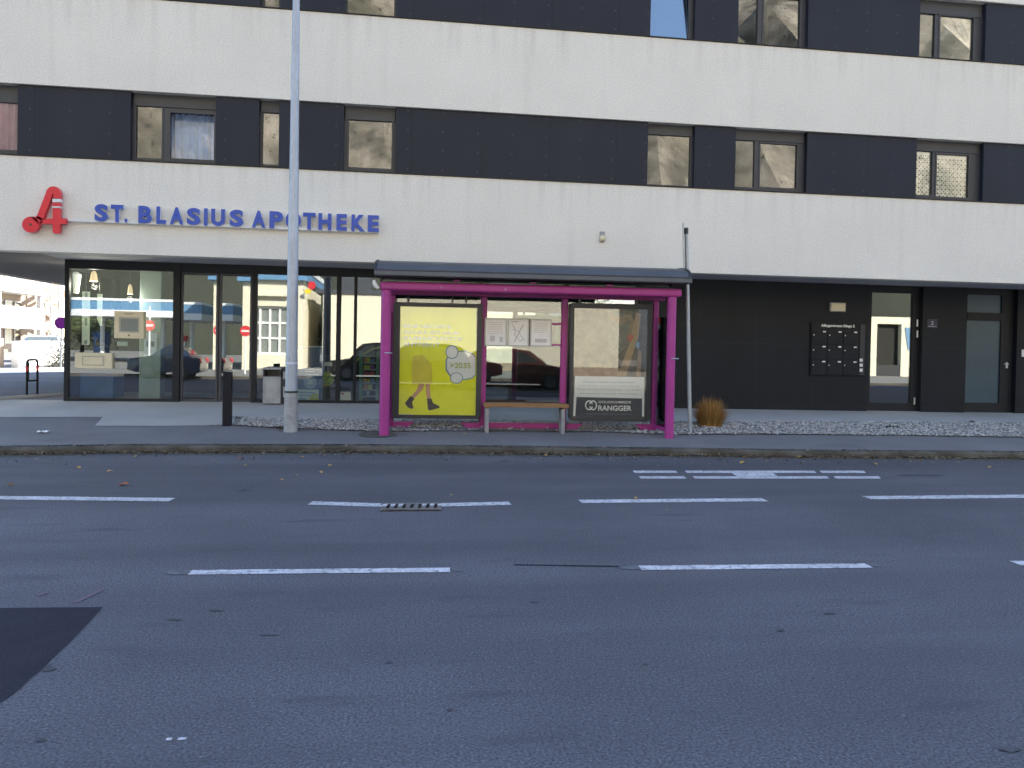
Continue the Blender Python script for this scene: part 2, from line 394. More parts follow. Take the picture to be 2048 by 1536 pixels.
overlay(MATS['hillside'], lambda n, l: (f_noise(n, l, .4, .60, .70, (1, 1, .35), 6, .5), (.36, .33, .28)))
overlay(MATS['hillside'], lambda n, l: (f_noise(n, l, .9, .62, .68, (1, 1, .5), 6, .8), (.05, .045, .035)))
def low_forest(n, l):
    tc = n.new('ShaderNodeTexCoord'); sp = n.new('ShaderNodeSeparateXYZ'); l.new(tc.outputs['Object'], sp.inputs[0])
    r = n.new('ShaderNodeMapRange'); r.inputs[1].default_value = 26; r.inputs[2].default_value = 15; l.new(sp.outputs['Z'], r.inputs[0])
    return r.outputs[0], (.040, .043, .030)
overlay(MATS['hillside'], lambda n, l: (f_noise(n, l, .22, .50, .60, (1, 1, .55), 8, .55), (.07, .066, .05)))
overlay(MATS['hillside'], lambda n, l: (f_noise(n, l, .55, .56, .66, (1, 1, .4), 7, .45), (.34, .31, .27)))
overlay(MATS['hillside'], low_forest)
glass('glass_shop', .10, (.93, .97, .95))
glass('glass_window', .05, (.86, .89, .89))
glass('glass_sky', .20, (.86, .89, .89))
glass('glass_clear', .015, (.93, .96, .95))
glass('glass_case', .012, (.97, .98, .97))
mat('glass_frost', (.040, .072, .095), .28, spec=.6, var=.2, vs_=1.2)

# ================================================================== THE SETTING: ground, road, kerb, pavement
def structure(mb, name, m, **k): return tag(mb.build(name, m, **k), kind='structure')
structure(MB().sheet([[(-900, -900, -.06), (900, -900, -.06)], [(-900, 900, -.06), (900, 900, -.06)]]), 'ground', 'earth')
xs = [p[0] for p in KP]
structure(MB().sheet([[(x, -3.4, 0) for x in xs], [(x, yk(x), 0) for x in xs]]), 'road', 'asphalt')
structure(MB().sheet([[(x, -70, .02) for x in (-90, 90)], [(x, -3.55, .02) for x in (-90, 90)]]), 'forecourt', 'forecourt')
structure(MB().box(-90, 90, -3.55, -3.4, -.05, .10), 'opposite_kerb', 'kerbstone')
# kerb: stones with a slightly rounded front edge
kb = MB(); xk = sorted(set([x for x in xs]+[-12+.5*i for i in range(57)]))
rows = []
for dy, dz in ((0, -.04), (0, KH-.035), (.012, KH-.008), (.04, KH), (.14, KH)):
    rows.append([(x, yk(x)+dy+.008*math.sin(3.1*x), dz+.004*math.sin(1.7*x)) for x in xk])
kb.sheet(rows); structure(kb, 'kerb', 'kerbstone')
pv = []
NR = 8
xp = sorted(set(xs+[-60+i for i in range(0, 48, 4)]+[-12+.5*i for i in range(57)]+[17, 20, 25, 30, 40, 60]))
for i in range(NR+1):
    t = i/NR; pv.append([(x, yk(x)+.14+(YG-yk(x)-.14)*t, zg(x, yk(x)+.14+(YG-yk(x)-.14)*t)-.002+.002*math.sin(1.7*x)*(1-t)) for x in xp])
pv.append([(x, 75, zf(x)-.002) for x in xp])
structure(MB().sheet(pv), 'pavement', 'pavement')
def ruled(front, back, off, n=6, dense=.6):
    """sheet over the sloping ground between two outlines given as photo pixels or (x, y) points"""
    def res(pl, ts):
        q = [0]
        for a, b in zip(pl, pl[1:]): q.append(q[-1]+math.dist(a, b))
        o = []
        for t in ts:
            d = t*q[-1]; i = max(j for j in range(len(q)) if q[j] <= d+1e-9); i = min(i, len(pl)-2)
            k = (d-q[i])/max(1e-9, q[i+1]-q[i]); o.append((pl[i][0]+(pl[i+1][0]-pl[i][0])*k, pl[i][1]+(pl[i+1][1]-pl[i][1])*k))
        return o
    m = max(6, int(max(sum(math.dist(a, b) for a, b in zip(p, p[1:])) for p in (front, back))/dense))
    ts = [i/m for i in range(m+1)]; F, B = res(front, ts), res(back, ts); rows = []
    for j in range(n+1):
        t = j/n; rows.append([(a[0]+(b[0]-a[0])*t, a[1]+(b[1]-a[1])*t, zg(a[0]+(b[0]-a[0])*t, a[1]+(b[1]-a[1])*t)+off) for a, b in zip(F, B)])
    return rows
G2 = lambda a, b: tuple(onG(a, b)[:2])
GR_FRONT = [G2(466, 851), G2(600, 858), G2(760, 863), G2(1000, 862), G2(1200, 864), G2(1345, 870), G2(1500, 868.5), G2(1800, 871.5), G2(2048, 875)]
GR_BACK = [G2(470, 836), G2(600, 838), G2(760, 841), G2(1000, 843), G2(1200, 844), G2(1395, 844.5), G2(1500, 844), G2(1800, 845), G2(2048, 846)]
e = lambda a, b, L: (b[0]+(b[0]-a[0])/math.dist(a, b)*L, b[1]+(b[1]-a[1])/math.dist(a, b)*L)
GR_FRONT.append(e(GR_FRONT[-2], GR_FRONT[-1], 8)); GR_BACK.append(e(GR_BACK[-2], GR_BACK[-1], 8))
# concrete slab in front of the shop and the entrance
cf = [G2(190, 852), G2(330, 852), GR_FRONT[0]]; cb = [G2(206, 834), G2(330, 834), G2(470, 836)]
structure(MB().sheet(ruled(cf, cb, .004)), 'concrete_apron', 'concrete')
cf = [G2(-260, 835), G2(0, 835), G2(206, 834), G2(470, 836)]+GR_BACK[1:]
cb = [G2(-230, 820), (-9.5, YG+.5), (-6, YG+.1), (6, YG+.1), (cf[-1][0], YG+.1)]
structure(MB().sheet(ruled(cf, cb, .004)), 'concrete_path', 'concrete')
gb = MB().sheet(ruled(GR_FRONT, GR_BACK, .012, dense=.4)); structure(gb, 'gravel_bed', 'gravel_bed')
# pebbles: uncountable, one object
def lerp_pl(pl, x):
    for a, b in zip(pl, pl[1:]):
        if a[0] <= x <= b[0]: return a[1]+(b[1]-a[1])*(x-a[0])/max(1e-9, b[0]-a[0])
    return pl[-1][1] if x > pl[-1][0] else pl[0][1]
ico = bmesh.new(); bmesh.ops.create_icosphere(ico, subdivisions=1, radius=1.0)
IV = np.array([v.co[:] for v in ico.verts]); IF = [tuple(v.index for v in f.verts) for f in ico.faces]; ico.free()
pb = MB(); x0p, x1p = GR_FRONT[0][0]+.05, 15.5
k = 0
fr0, fr1 = onG(783, 857), onG(1309, 860.5)
while k < 10500:
    x = rnd.uniform(x0p, x1p); ya, yb = lerp_pl(GR_FRONT, x), lerp_pl(GR_BACK, x); y = rnd.uniform(ya-.02, yb+.01)
    if fr0[0]-.1 < x < fr1[0]+.1 and -.22 < y-(fr0[1]+(fr1[1]-fr0[1])*(x-fr0[0])/(fr1[0]-fr0[0])) < .06 and rnd.random() < .93: k += 1; continue
    s = rnd.uniform(.010, .021)*(1.5 if rnd.random() < .12 else 1)
    R = Matrix.Rotation(rnd.uniform(0, 6.28), 3, 'Z') @ Matrix.Rotation(rnd.uniform(0, 3.1), 3, 'X')
    q = IV*[s*rnd.uniform(.9, 1.5), s, s*rnd.uniform(.5, .8)]*(1+.25*np.array([[rnd.uniform(-1, 1)] for _ in IV]))
    q = q @ np.array(Matrix.Rotation(rnd.uniform(0, 6.28), 3, 'Z'))
    pb.add(q+[x, y, zg(x, y)+.012+rnd.uniform(.0, .02)], IF); k += 1
tag(pb.build('pebbles', 'pebble'), kind='stuff')
# gutter dirt and crumbled leaf litter along the kerb foot
gd = [[(x, yk(x)-(.10+.09*abs(math.sin(.9*x+.4))+.07*abs(math.sin(2.3*x))+.03*math.sin(7*x)), .003) for x in xk], [(x, yk(x)+.01, .0035) for x in xk]]
structure(MB().sheet(gd), 'gutter_dirt', 'dirt')
lt = MB()
for i in range(8500):
    x = rnd.uniform(-8, 12.5)
    if rnd.random() < .75: y = yk(x)-abs(rnd.gauss(0, .045)); z = .006+abs(rnd.gauss(0, .014))
    elif rnd.random() < .6: y = yk(x)+.02+abs(rnd.gauss(0, .07)); z = KH+.004
    else: y = yk(x)-abs(rnd.gauss(0, .40)); z = .006
    s = rnd.uniform(.008, .026); a = rnd.uniform(0, 6.28); t = rnd.uniform(-.5, .5)
    u = np.array([math.cos(a), math.sin(a), t])*s; v = np.array([-math.sin(a), math.cos(a), rnd.uniform(-.5, .5)])*s*.6
    c = np.array([x, y, z]); lt.add([c-u, c+v, c+u, c-v], [(0, 1, 2, 3)])
# some more under the shelter edge and along the gravel edge
for i in range(1500):
    x = rnd.uniform(-3, 12); y = lerp_pl(GR_FRONT, x)-abs(rnd.gauss(0, .05))+.02
    s = rnd.uniform(.006, .016); a = rnd.uniform(0, 6.28)
    u = np.array([math.cos(a), math.sin(a), rnd.uniform(-.4, .4)])*s; v = np.array([-math.sin(a), math.cos(a), .3])*s*.6
    c = np.array([x, y, zg(x, y)+.008]); lt.add([c-u, c+v, c+u, c-v], [(0, 1, 2, 3)])
tag(lt.build('leaf_litter', 'litter'), kind='stuff')
# dark earth round the shelter foot
dp = [onG(a, b)[:2] for a, b in ((716, 869), (730, 864), (752, 862), (768, 865), (786, 867), (794, 872), (770, 875), (738, 875), (722, 873))]
structure(MB().prism([(x, y, zg(x, y)+.004) for x, y in dp], (0, 0, .006)), 'dirt_patch', 'dirt')

# painted road markings
def stripe(name, a0, a1, wpx, m='road_paint', z=.004):
    """painted stripe between two pixels of its centre line, wpx wide in the photo"""
    p0, p1 = (np.array(onZ(*a, 0)) for a in (a0, a1)); w0 = onZ(a0[0], a0[1]-wpx/2, 0)-onZ(a0[0], a0[1]+wpx/2, 0)
    d = p1-p0; d /= np.linalg.norm(d); nv = np.array([-d[1], d[0], 0])*abs(w0[1])/2
    L = np.linalg.norm(p1-p0); n = max(2, int(L/.12)); A, B = [], []
    for i in range(n+1):
        q = p0+(p1-p0)*i/n; A.append(q-nv*(1+rnd.uniform(-.05, .05))+[0, 0, z]); B.append(q+nv*(1+rnd.uniform(-.05, .05))+[0, 0, z])
    return structure(MB().sheet([A, B]), name, m)
for a, b in (((-260, 993), (344, 1000)), ((620, 1006.5), (766, 1011)), ((876, 1010.5), (1020, 1007)), ((1160, 1003.5), (1530, 1000)), ((1733, 996), (2260, 991))):
    stripe('bay_line_marking', a, b, 6.6)
for a, b in (((380, 1145.5), (900, 1140.5)), ((1280, 1136.5), (1738, 1132)), ((2030, 1127), (2500, 1121))):
    stripe('centre_line_marking', a, b, 9)
stripe('worn_line_marking', (335, 1146), (380, 1145.5), 8, 'worn_paint'); stripe('worn_line_marking', (1240, 1136.5), (1280, 1136.3), 7, 'worn_paint')
stripe('worn_line_marking', (905, 1140), (925, 1140), 6, 'worn_paint'); stripe('worn_line_marking', (1740, 1131), (1758, 1131), 6, 'worn_paint')
stripe('road_crack', (1028, 1130), (1252, 1133.5), 2.2, 'patch_asphalt', .003)
def poly(name, px, m, z=.004): return structure(MB().sheet([]) if False else MB().add([tuple(onZ(a, b, 0)[:2])+(z,) for a, b in px], [tuple(range(len(px)))]), name, m)
def quadpx(x0, x1, sk, y0, y1): return [(x0, y0), (x1, y0), (x1+sk, y1), (x0+sk, y1)]
for x0, x1 in ((1265, 1353), (1369, 1459), (1459, 1550), (1550, 1630), (1639, 1729)): pass
for q in (quadpx(1265, 1351, 5, 941.8, 946.4), quadpx(1369, 1628, 5, 941.8, 946.4), quadpx(1639, 1727, 5, 941.8, 946.4),
          quadpx(1277, 1368, 5, 953, 957.8), quadpx(1385, 1654, 5, 953, 957.8), quadpx(1667, 1757, 5, 953, 957.8)):
    poly('bus_stop_marking', q, 'road_paint')
poly('bus_stop_marking', [(1463, 946.5), (1546, 946.5), (1556, 952.9), (1474, 952.9)], 'road_paint')
poly('asphalt_patch', [(-330, 1219), (0, 1217), (120, 1215.5), (205, 1215), (190, 1232), (168, 1256), (140, 1285), (104, 1318), (86, 1338), (60, 1358), (40, 1378), (14, 1398), (-20, 1418), (-420, 1600)], 'patch_asphalt', .003)
for c, rx, ry in (((98, 1338), 15, 7), ((487, 981), 12, 3), ((1845, 951), 44, 2.6), ((350, 1240), 18, 1.6), ((435, 1222), 18, 1.6), ((538, 1271), 20, 1.6), ((80, 1481), 12, 4), ((1070, 1205), 9, 2.4), ((780, 1326), 9, 2.5), ((1290, 1330), 8, 2), ((1560, 1262), 10, 2), ((2020, 1500), 20, 6), ((900, 1420), 7, 3), ((1660, 1228), 14, 1.6), ((1010, 923), 10, 1.2)):
    poly('tar_spot', [(c[0]+rx*math.cos(t*.524)*rnd.uniform(.5, 1.3), c[1]+ry*math.sin(t*.524)*rnd.uniform(.45, 1.3)) for t in range(12)], 'tar', .0045)
mat('chalk_pink', (.125, .098, .11), .9, col2=(.19, .11, .13), vs_=22)
for a, b in (((74, 1192), (96, 1186)), ((150, 1206), (176, 1194)), ((176, 1194), (205, 1180))): stripe('chalk_mark', a, b, 3, 'chalk_pink')
stripe('paint_fleck', (332, 1480), (344, 1479.5), 5); stripe('paint_fleck', (355, 1479.5), (373, 1478.5), 5)

# ================================================================== THE APARTMENT BUILDING
XL, XR, YB = -10.6, 42.0, 33.0
bld = empty('apartment_building', (4, YF, 0), 'long apartment building with white plaster bands, dark window strips and a glazed ground floor shop', 'building')
zA, zB, zC, zD = 5.849, 4.640, 3.035, 7.427
ST = 2.787
ZR = zA+2*ST+1.9
bands = [(zC, zB), (zA, zD), (zA+ST, zD+ST), (zA+2*ST, ZR)]
XE = -9.35
for z0, z1 in bands:
    mb = MB().box(XE, XR, YF, YF+.30, z0, z1); mb.build('plaster_band', 'plaster', bld, bev=.008)
    MB().box(XE-.01, XR, YF-.022, YF+.30, z1+.002, z1+.018).build('flashing', 'trim_dark', bld)
# end wall and core behind the strips
MB().box(XE, XE+.3, YF+.302, YB-.3, zC, ZR).build('end_wall', 'plaster', bld)
MB().box(XE+.31, XR, YF+1.6, YB, zC+.06, ZR-.1).build('core', 'dark_room', bld)
MB().box(XE, XR, YF+.302, YB-.31, zC+.010, zC+.055).build('soffit', 'soffit', bld)
# ground floor volume behind the shop (back and ends)
SHOP_BACK = YG+5.2
XC = gx(129, 660)
GE = gx(1276, 720)
MB().box(XC-.02, XR, YF+.303, YG-.001, zC+.0055, zC+.0095).build('soffit_bright_sheet', 'soffit_brightened', bld)  # added sheet, painted paler to brighten the dim soffit over the shop front
LB0, LB1 = gx(1735, 700)-.75, gx(1843, 700)+.75
MB().box(GE+.05, LB0, YG+.25, YB, .2, zC+.005).box(LB0, LB1, YG+3.35, YB, .2, zC+.005).box(LB1, XR, YG+.25, YB, .2, zC+.005).build('ground_floor_core', 'dark_room', bld)
MB().box(XC+.1, GE+.05, SHOP_BACK, YB, .2, zC+.005).build('shop_rear_wall', 'shop_wall', bld)
MB().box(XC+.1, GE, YG+.13, SHOP_BACK, zf(0)+.001, zf(0)+.02).build('shop_floor', 'shop_floor', bld)
# dark window strips
def strip(z0, z1, wins, first):
    """wins: (x0px, x1px, panes[(x0,x1,ytop,ybot)], curtain) measured in the photo at this storey"""
    yc = YF+.05; x = XE+.3
    zm = (z0+z1)/2; out = []
    for (a, b, panes, cur, tilt, ypx) in wins:
        xa, xb = fx(a, ypx), fx(b, ypx)
        if xa > x+.02: MB().box(x, xa, yc, yc+.10, z0+.001+.018, z1-.001).build('cladding_panel', 'cladding', bld, bev=.003)
        x = xb
        yw = YF+.17
        mb = MB()
        xx = [xa]; P = []
        for (p0, p1, t, bt) in panes:
            P.append((fx(p0, (t+bt)/2), fx(p1, (t+bt)/2), fz((p0+p1)/2, bt), min(fz((p0+p1)/2, t), z1-.05)))
        # frame: boxes filling all that is not pane
        zt = max(p[3] for p in P); zb = min(p[2] for p in P)
        mb.box(xa, xb, yw-.02, yw+.05, zt+.001, z1-.002)
        mb.box(xa, xb, yw-.005, yw+.05, z0+.019, zb-.001)
        edge = xa
        for (p0, p1, q0, q1) in P:
            mb.box(edge, p0, yw, yw+.05, zb-.0005, zt+.0005); edge = p1
            if q0 > zb+.006: mb.box(p0, p1, yw+.002, yw+.048, zb, q0)
            if q1 < zt-.006: mb.box(p0, p1, yw+.002, yw+.048, q1, zt)
        mb.box(edge, xb, yw, yw+.05, zb-.0005, zt+.0005)
        for (p0, p1, q0, q1) in P: mb.frame(p0-.03, p1+.03, yw-.012, yw+.01, q0-.03, q1+.03, .03)
        mb.box(xa-.001, xa+.012, yc+.10, yw+.05, z0+.019, z1-.002); mb.box(xb-.012, xb+.001, yc+.10, yw+.05, z0+.019, z1-.002)
        wo = mb.build('window', 'frame_dark', bld)
        for j, (p0, p1, q0, q1) in enumerate(P):
            tl = tilt if j == len(P)-1 else 0
            h = q1-q0
            sx, sz = rnd.uniform(-.006, .006), rnd.uniform(-.006, .006)
            MB().obox(((p0+p1)/2, yw+.028+h/2*math.sin(tl), q0+h/2*math.cos(tl)), ((p1-p0)/2+.002, sx, 0), (0, .004, 0),
                      (0, h/2*math.sin(tl)+sz, h/2*math.cos(tl)+.003)).build('pane', 'glass_clear' if (cur[j] if isinstance(cur, (list, tuple)) else cur) else ('glass_sky' if tl and cur is None else 'glass_window'), wo)
            if tl and cur is None:
                MB().frame(p0-.005, p1+.005, yw+.0, yw+.0+.01, q0, q1, .01)
            c = cur[j] if isinstance(cur, (list, tuple)) else cur
            if c:
                n = 60; wd = p1-p0+.1; R = []
                fq = 9 if c != 'lace' else 7
                for zz in (q0-.05, q1+.05):
                    R.append([(p0-.05+wd*i/n, yw+(.075 if not tilt else .26)+.030*math.sin(fq*6.28*i/n*wd+.6*math.sin(i*.3)), zz) for i in range(n+1)])
                cm = MB().sheet(R)
                if c == 'lace':
                    cm = MB()
                    for i in range(int(wd/.085)+1):
                        for kz in range(int((q1-q0)/.085)+1):
                            cm.ring((p0+.04+.085*i, yw+.06, q0+.03+.085*kz), .016+.008*((i+kz) % 2), .040, X_, Z_, (0, .004, 0), 8)
                    cm.box(p0, p1, yw+.066, yw+.07, q1-.06, q1)
                cm.build('curtain', c, wo, smooth=True)
        MB().box(xa, xb, yw+.40, yw+.45, z0, z1).build('room', 'dark_room', wo)
    if x < XR: MB().box(x, XR, yc, yc+.10, z0+.019, z1-.001).build('cladding_panel', 'cladding', bld, bev=.003)
strip(zB, zA, [
    (-140, 32, [(-60, 26, 198, 294)], 'curtain_pink', 0, 240),
    (259, 430, [(266, 318, 207, 312), (335, 424, 222, 314)], (None, 'curtain_blue'), math.radians(10), 260),
    (517, 557, [(522, 555, 220, 325)], None, 0, 270),
    (687, 791, [(696, 783, 236, 332)], None, 0, 280),
    (1297, 1391, [(1297.5, 1386, 266, 367)], None, 0, 310),
    (1473, 1616, [(1475, 1516, 276, 371), (1528, 1602, 284, 372)], None, 0, 325),
    (1836, 1970, [(1837.5, 1875, 298, 387), (1884, 1948, 306, 391)], ('lace', 'lace'), 0, 345),
], 0)
strip(zD, zA+ST, [
    (520, 560, [(527, 556, -112, 10)], None, 0, 0),
    (690, 793, [(695, 789, -95, 26)], None, 0, 0),
    (1303, 1392, [(1304, 1384, -40, 69)], None, math.radians(9), 35),
    (1479, 1619, [(1481, 1523, -20, 84), (1535, 1608, -12, 86)], None, 0, 45),
    (1843, 1975, [(1844, 1880, 20, 110), (1891, 1958, 27, 113)], None, 0, 65),
], 1)
MB().box(XE+.3, XR, YF+.05, YF+.15, zD+ST+.019, zA+2*ST-.001).build('cladding_panel', 'cladding', bld)
MB().box(XE, XR, YF+.31, YB, ZR-.1, ZR-.02).build('roof', 'roof_metal', bld)

# ground floor shop front
zt = gz(650, 552); zs = zC+.008
zb = [gz(a, 803) for a in (130, 650)]
def shop_z(px): return gz(px, 803.5+(px-130)*.0035)
mb = MB(); y0, y1 = YG, YG+.10
mul = [(128, 137), (345, 359), (503, 513), (672, 681), (707, 713), (955, 962), (1128, 1136), (1270, 1276)]
for a, b in mul: mb.box(gx(a, 680), gx(b, 680), y0, y1, zf(0)-.02, zs)
for (a0, a1), (b0, b1) in zip(mul, mul[1:]):
    xa, xb = gx(a1, 680), gx(b0, 680)
    mb.box(xa, xb, y0+.003, y1-.003, zt, zs)
    if (a0, b0) != (345, 503): mb.box(xa, xb, y0+.003, y1-.003, zf(0)-.02, zf(0)+.055)
mb.box(XC+.001, XC+.09, y1, SHOP_BACK, zt, zs); mb.box(XC+.001, XC+.09, y1, SHOP_BACK, zf(0)-.02, zf(0)+.06)
mb.box(XC+.001, XC+.09, YG+2.4, YG+2.5, zf(0)+.06, zt); mb.box(XC+.001, XC+.09, SHOP_BACK-.1, SHOP_BACK, zf(0)+.06, zt)
mb.build('shop_front_frame', 'trim_dark', bld, bev=.004)
for (a0, a1), (b0, b1) in zip(mul, mul[1:]):
    if (a0, b0) == (345, 503): continue
    xa, xb = gx(a1, 680), gx(b0, 680); sx = rnd.uniform(-.003, .003)
    MB().obox(((xa+xb)/2, YG+.05, (zf(0)+.055+zt)/2), ((xb-xa)/2, sx, 0), (0, .005, 0), (0, 0, (zt-zf(0)-.055)/2)).build('shop_window', 'glass_shop', bld)
MB().box(XC+.04, XC+.05, YG+.10, SHOP_BACK-.1, zf(0)+.06, zt).build('side_window', 'glass_clear', bld)
# the two sliding door leaves
for a, b, off in ((359, 435, .02), (436, 503, .024)):
    xa, xb = gx(a, 680), gx(b, 680)
    df = MB().frame(xa+.003, xb-.003, YG+.045+off, YG+.085+off, zf(0)-.015, zt-.002, .045, .07, .05).build('sliding_door', 'frame_dark', bld, bev=.003)
    MB().obox(((xa+xb)/2, YG+.065+off, (zf(0)+zt)/2+.01), ((xb-xa)/2-.045, .004 if a < 400 else -.003, 0), (0, .005, 0), (0, .002, (zt-zf(0))/2-.062)).build('pane', 'glass_shop', df)
# interior pillar and ceiling panels of the shop
MB().box(gx(258, 660)+.02, gx(298, 660)+.06, YG+.55, YG+.9, zf(0)+.02, zs+.001).build('pillar', 'pillar_green', bld, bev=.01)
MB().box(XC+.12, GE-.05, YG+2.6, YG+2.66, zf(0)+.02, zs).build('shop_partition', 'dark_room', bld)

# black entrance wall with its two doors
yw = YG-.02
d1a, d1b = gx(1735, 700), gx(1843, 700); d2a, d2b = gx(1930, 700), gx(2032, 700)
for xa, xb in ((GE+.001, d1a), (d1b, d2a), (d2b, XR)):
    MB().box(xa, xb, yw, YG+.22, .12, zs).build('black_wall', 'black_panel', bld)
# lobby door (tall glass with transom light above)
def entrance(xa, xb, px, glassm, split, handle, hinges, name):
    z0 = zf((xa+xb)/2); fy = YG+.10
    ga, gb, gt, gb_ = px
    x0, x1, zt_, zb_ = gx(ga, 700), gx(gb, 700), gz(ga, gt), gz(ga, gb_)
    d = MB().box(xa+.001, x0, fy, fy+.08, z0-.02, zs-.002)
    d.box(x1, xb-.001, fy, fy+.08, z0-.02, zs-.002); d.box(x0, x1, fy, fy+.08, zt_, zs-.002); d.box(x0, x1, fy, fy+.08, z0-.02, zb_)
    if split:
        s0, s1 = gz(ga, split[1]), gz(ga, split[0]); d.box(x0, x1, fy-.012, fy+.07, s0, s1)
    o = d.build(name, 'trim_dark', bld, bev=.003)
    MB().box(x0, x1, fy+.035, fy+.045, zb_, zt_).build('pane', glassm, o)
    if handle:
        p = onY(*handle, fy); MB().box(p[0]-.025, p[0]+.025, fy-.012, fy, p[2]-.06, p[2]+.07).tube([(p[0], fy-.012, p[2]+.03), (p[0], fy-.06, p[2]+.03), (p[0]-.11, fy-.06, p[2]+.03)], .011, 8).build('handle', 'steel', o)
    for h in hinges:
        p = onY(*h, fy-.01); MB().tube([(p[0], fy-.02, p[2]-.075), (p[0], fy-.02, p[2]+.075)], .020, 10).build('hinge', 'steel', o)
    return o
e1 = entrance(d1a, d1b, (1747, 1829, 584, 806), 'glass_shop', None, None, ((1834, 646), (1834, 668), (1828, 802)), 'entrance_door')
e2 = entrance(d2a, d2b, (1939, 2008, 588, 806), 'glass_frost', (624, 640), (2013, 731), (), 'side_door')
# lobby behind the first door
lo = MB().box(d1a-.6, d1b+.6, YG+3.2, YG+3.3, .2, zs).box(d1a-.7, d1a-.6, YG+.24, YG+3.3, .2, zs).box(d1b+.6, d1b+.7, YG+.24, YG+3.3, .2, zs)
lo.box(d1a-.6, d1b+.6, YG+.24, YG+3.2, zs-.09, zs-.03)
lo.build('lobby', 'lobby_wall', bld)

# ================================================================== THINGS ON THE FACADE
ys = YF-.10
sg = empty('shop_sign', onY(470, 440, YF), 'raised blue capital letters of the pharmacy name on a thin white rail', 'sign')
LET = [('S', 189.5, 216), ('T', 222, 247), ('.', 249.5, 255), ('B', 277, 304), ('L', 313, 332), ('A', 340, 367), ('S', 374, 401), ('I', 408, 415),
       ('U', 422.5, 450), ('S', 459.5, 487), ('A', 504, 531), ('P', 539, 566), ('O', 571, 602), ('T', 606, 631), ('H', 637, 663), ('E', 673, 694), ('K', 703, 730), ('E', 735.5, 758)]
zb0 = float(onY(203, 442.5, ys)[2]+onY(747, 464.5, ys)[2])/2; zt0 = float(onY(203, 407.5, ys)[2]+onY(747, 431.5, ys)[2])/2
for ch, a, b in LET:
    ym = 425+(a-200)*.04
    xa, xb = float(onY(a, ym, ys)[0]), float(onY(b, ym, ys)[0]); hh = (zt0-zb0) if ch != '.' else .07
    mb = MB(); mb.mi = 0
    mb.text(ch, (xa, ys, zb0), X_, Z_, .4, (0, -.012, 0), .018, xb-xa, hh)
    mb.mi = 1
    mb.text(ch, (xa, ys+.0602, zb0), X_, Z_, .4, (0, -.060, 0), .018, xb-xa, hh)
    mb.build('letter', ['blue_gloss', 'white_side'], sg)
r0, r1 = onY(128, 437.5, YF), onY(758, 463.5, YF)
MB().box(r0[0], r1[0], YF-.075, YF-.036, zb0-.012, zb0+.040).build('rail', 'white_plastic', sg)
for i in range(8): x = r0[0]+.1+(r1[0]-r0[0]-.2)*i/7; MB().box(x-.012, x+.012, YF-.036, YF+.002, zb0+.0, zb0+.03).build('rail_bracket', 'white_plastic', sg)

lg = empty('pharmacy_emblem', onY(90, 425, YF), 'large red letter A emblem with a curled serpent tail and two white bands', 'sign')
yl = YF-.16
def EP(pts): return [tuple(onY(30+x/12.8, 360+y/12.8, yl)) for x, y in pts]
def thickline(pts, wd):
    L, R = [], []
    for i, p in enumerate(pts):
        a = pts[max(0, i-1)]; b = pts[min(len(pts)-1, i+1)]; d = math.hypot(b[0]-a[0], b[1]-a[1]); nx, ny = -(b[1]-a[1])/d, (b[0]-a[0])/d
        ww = wd[i] if hasattr(wd, '__len__') else wd
        L.append((p[0]+nx*ww/2, p[1]+ny*ww/2)); R.append((p[0]-nx*ww/2, p[1]-ny*ww/2))
    return L+R[::-1]
emb = MB(); D = (0, .10, 0)
arc = lambda cx, cy, r, a0, a1, n: [(cx+r*math.cos(math.radians(a0+(a1-a0)*i/n)), cy-r*math.sin(math.radians(a0+(a1-a0)*i/n))) for i in range(n+1)]
# hook of the A: up the slanted stroke, over the top and down to the first band
hook = [(600, 1000), (700, 740), (820, 450), (860, 350)]+arc(985, 330, 112, 160, 0, 9)[1:]+[(1097, 420), (1062, 470)]
hook = [(620, 1010), (715, 760), (815, 500), (872, 352)]+arc(975, 345, 98, 150, 10, 8)+[(1068, 400), (1062, 466)]
emb.prism(EP(thickline(hook, 175)), D)
emb.prism(EP([(955, 580), (1150, 580), (1150, 665), (955, 665)]), D)
emb.prism(EP([(960, 722), (1145, 722), (1145, 980), (1300, 980), (1290, 1125), (1145, 1125), (1130, 1340), (1110, 1370), (1000, 1370), (970, 1335), (955, 1125), (640, 1122), (640, 1060), (760, 1010), (860, 985), (960, 978)]), D)
emb.prism(EP([(395+215*math.cos(t*.2618), 1140+205*math.sin(t*.2618)) for t in range(24)]), (0, .102, 0))
emb.prism(EP([(395, 940), (600, 930), (700, 985), (690, 1110), (600, 1140), (560, 1080)]), (0, .098, 0))
emb.build('emblem_body', 'red_gloss', lg, bev=.006)
for q in ([(955, 482), (1158, 482), (1158, 566), (955, 566)], [(948, 672), (1152, 672), (1152, 708), (948, 708)]): MB().prism(EP(q), D).build('white_band', 'white_plastic', lg)
p = onY(30+400/12.8, 360+1140/12.8, yl-.004)
MB().disc(p, .022, X_, Z_, (0, .006, 0)).build('serpent_eye', 'leaf_brown', lg)
for q in ((70, 440), (112, 440), (112, 400)): p = onY(*q, yl+.1); MB().box(p[0]-.02, p[0]+.02, yl+.10, YF+.002, p[2]-.02, p[2]+.02).build('mount', 'zinc', lg)

p = onY(1204, 474, YF)
wl = empty('wall_lamp', p, 'small pale oval lamp on the white plaster above the bus shelter', 'lamp')
MB().box(p[0]-.05, p[0]+.05, YF-.03, YF+.002, p[2]-.10, p[2]+.10).build('back_plate', 'galv_dirty', wl, bev=.01)
MB().tube([(p[0], YF-.03, p[2]-.03), (p[0], YF-.07, p[2]-.03), (p[0], YF-.10, p[2]-.03)], [.055, .055, .03], 16).build('lamp_glass', 'cream_box', wl, smooth=True)

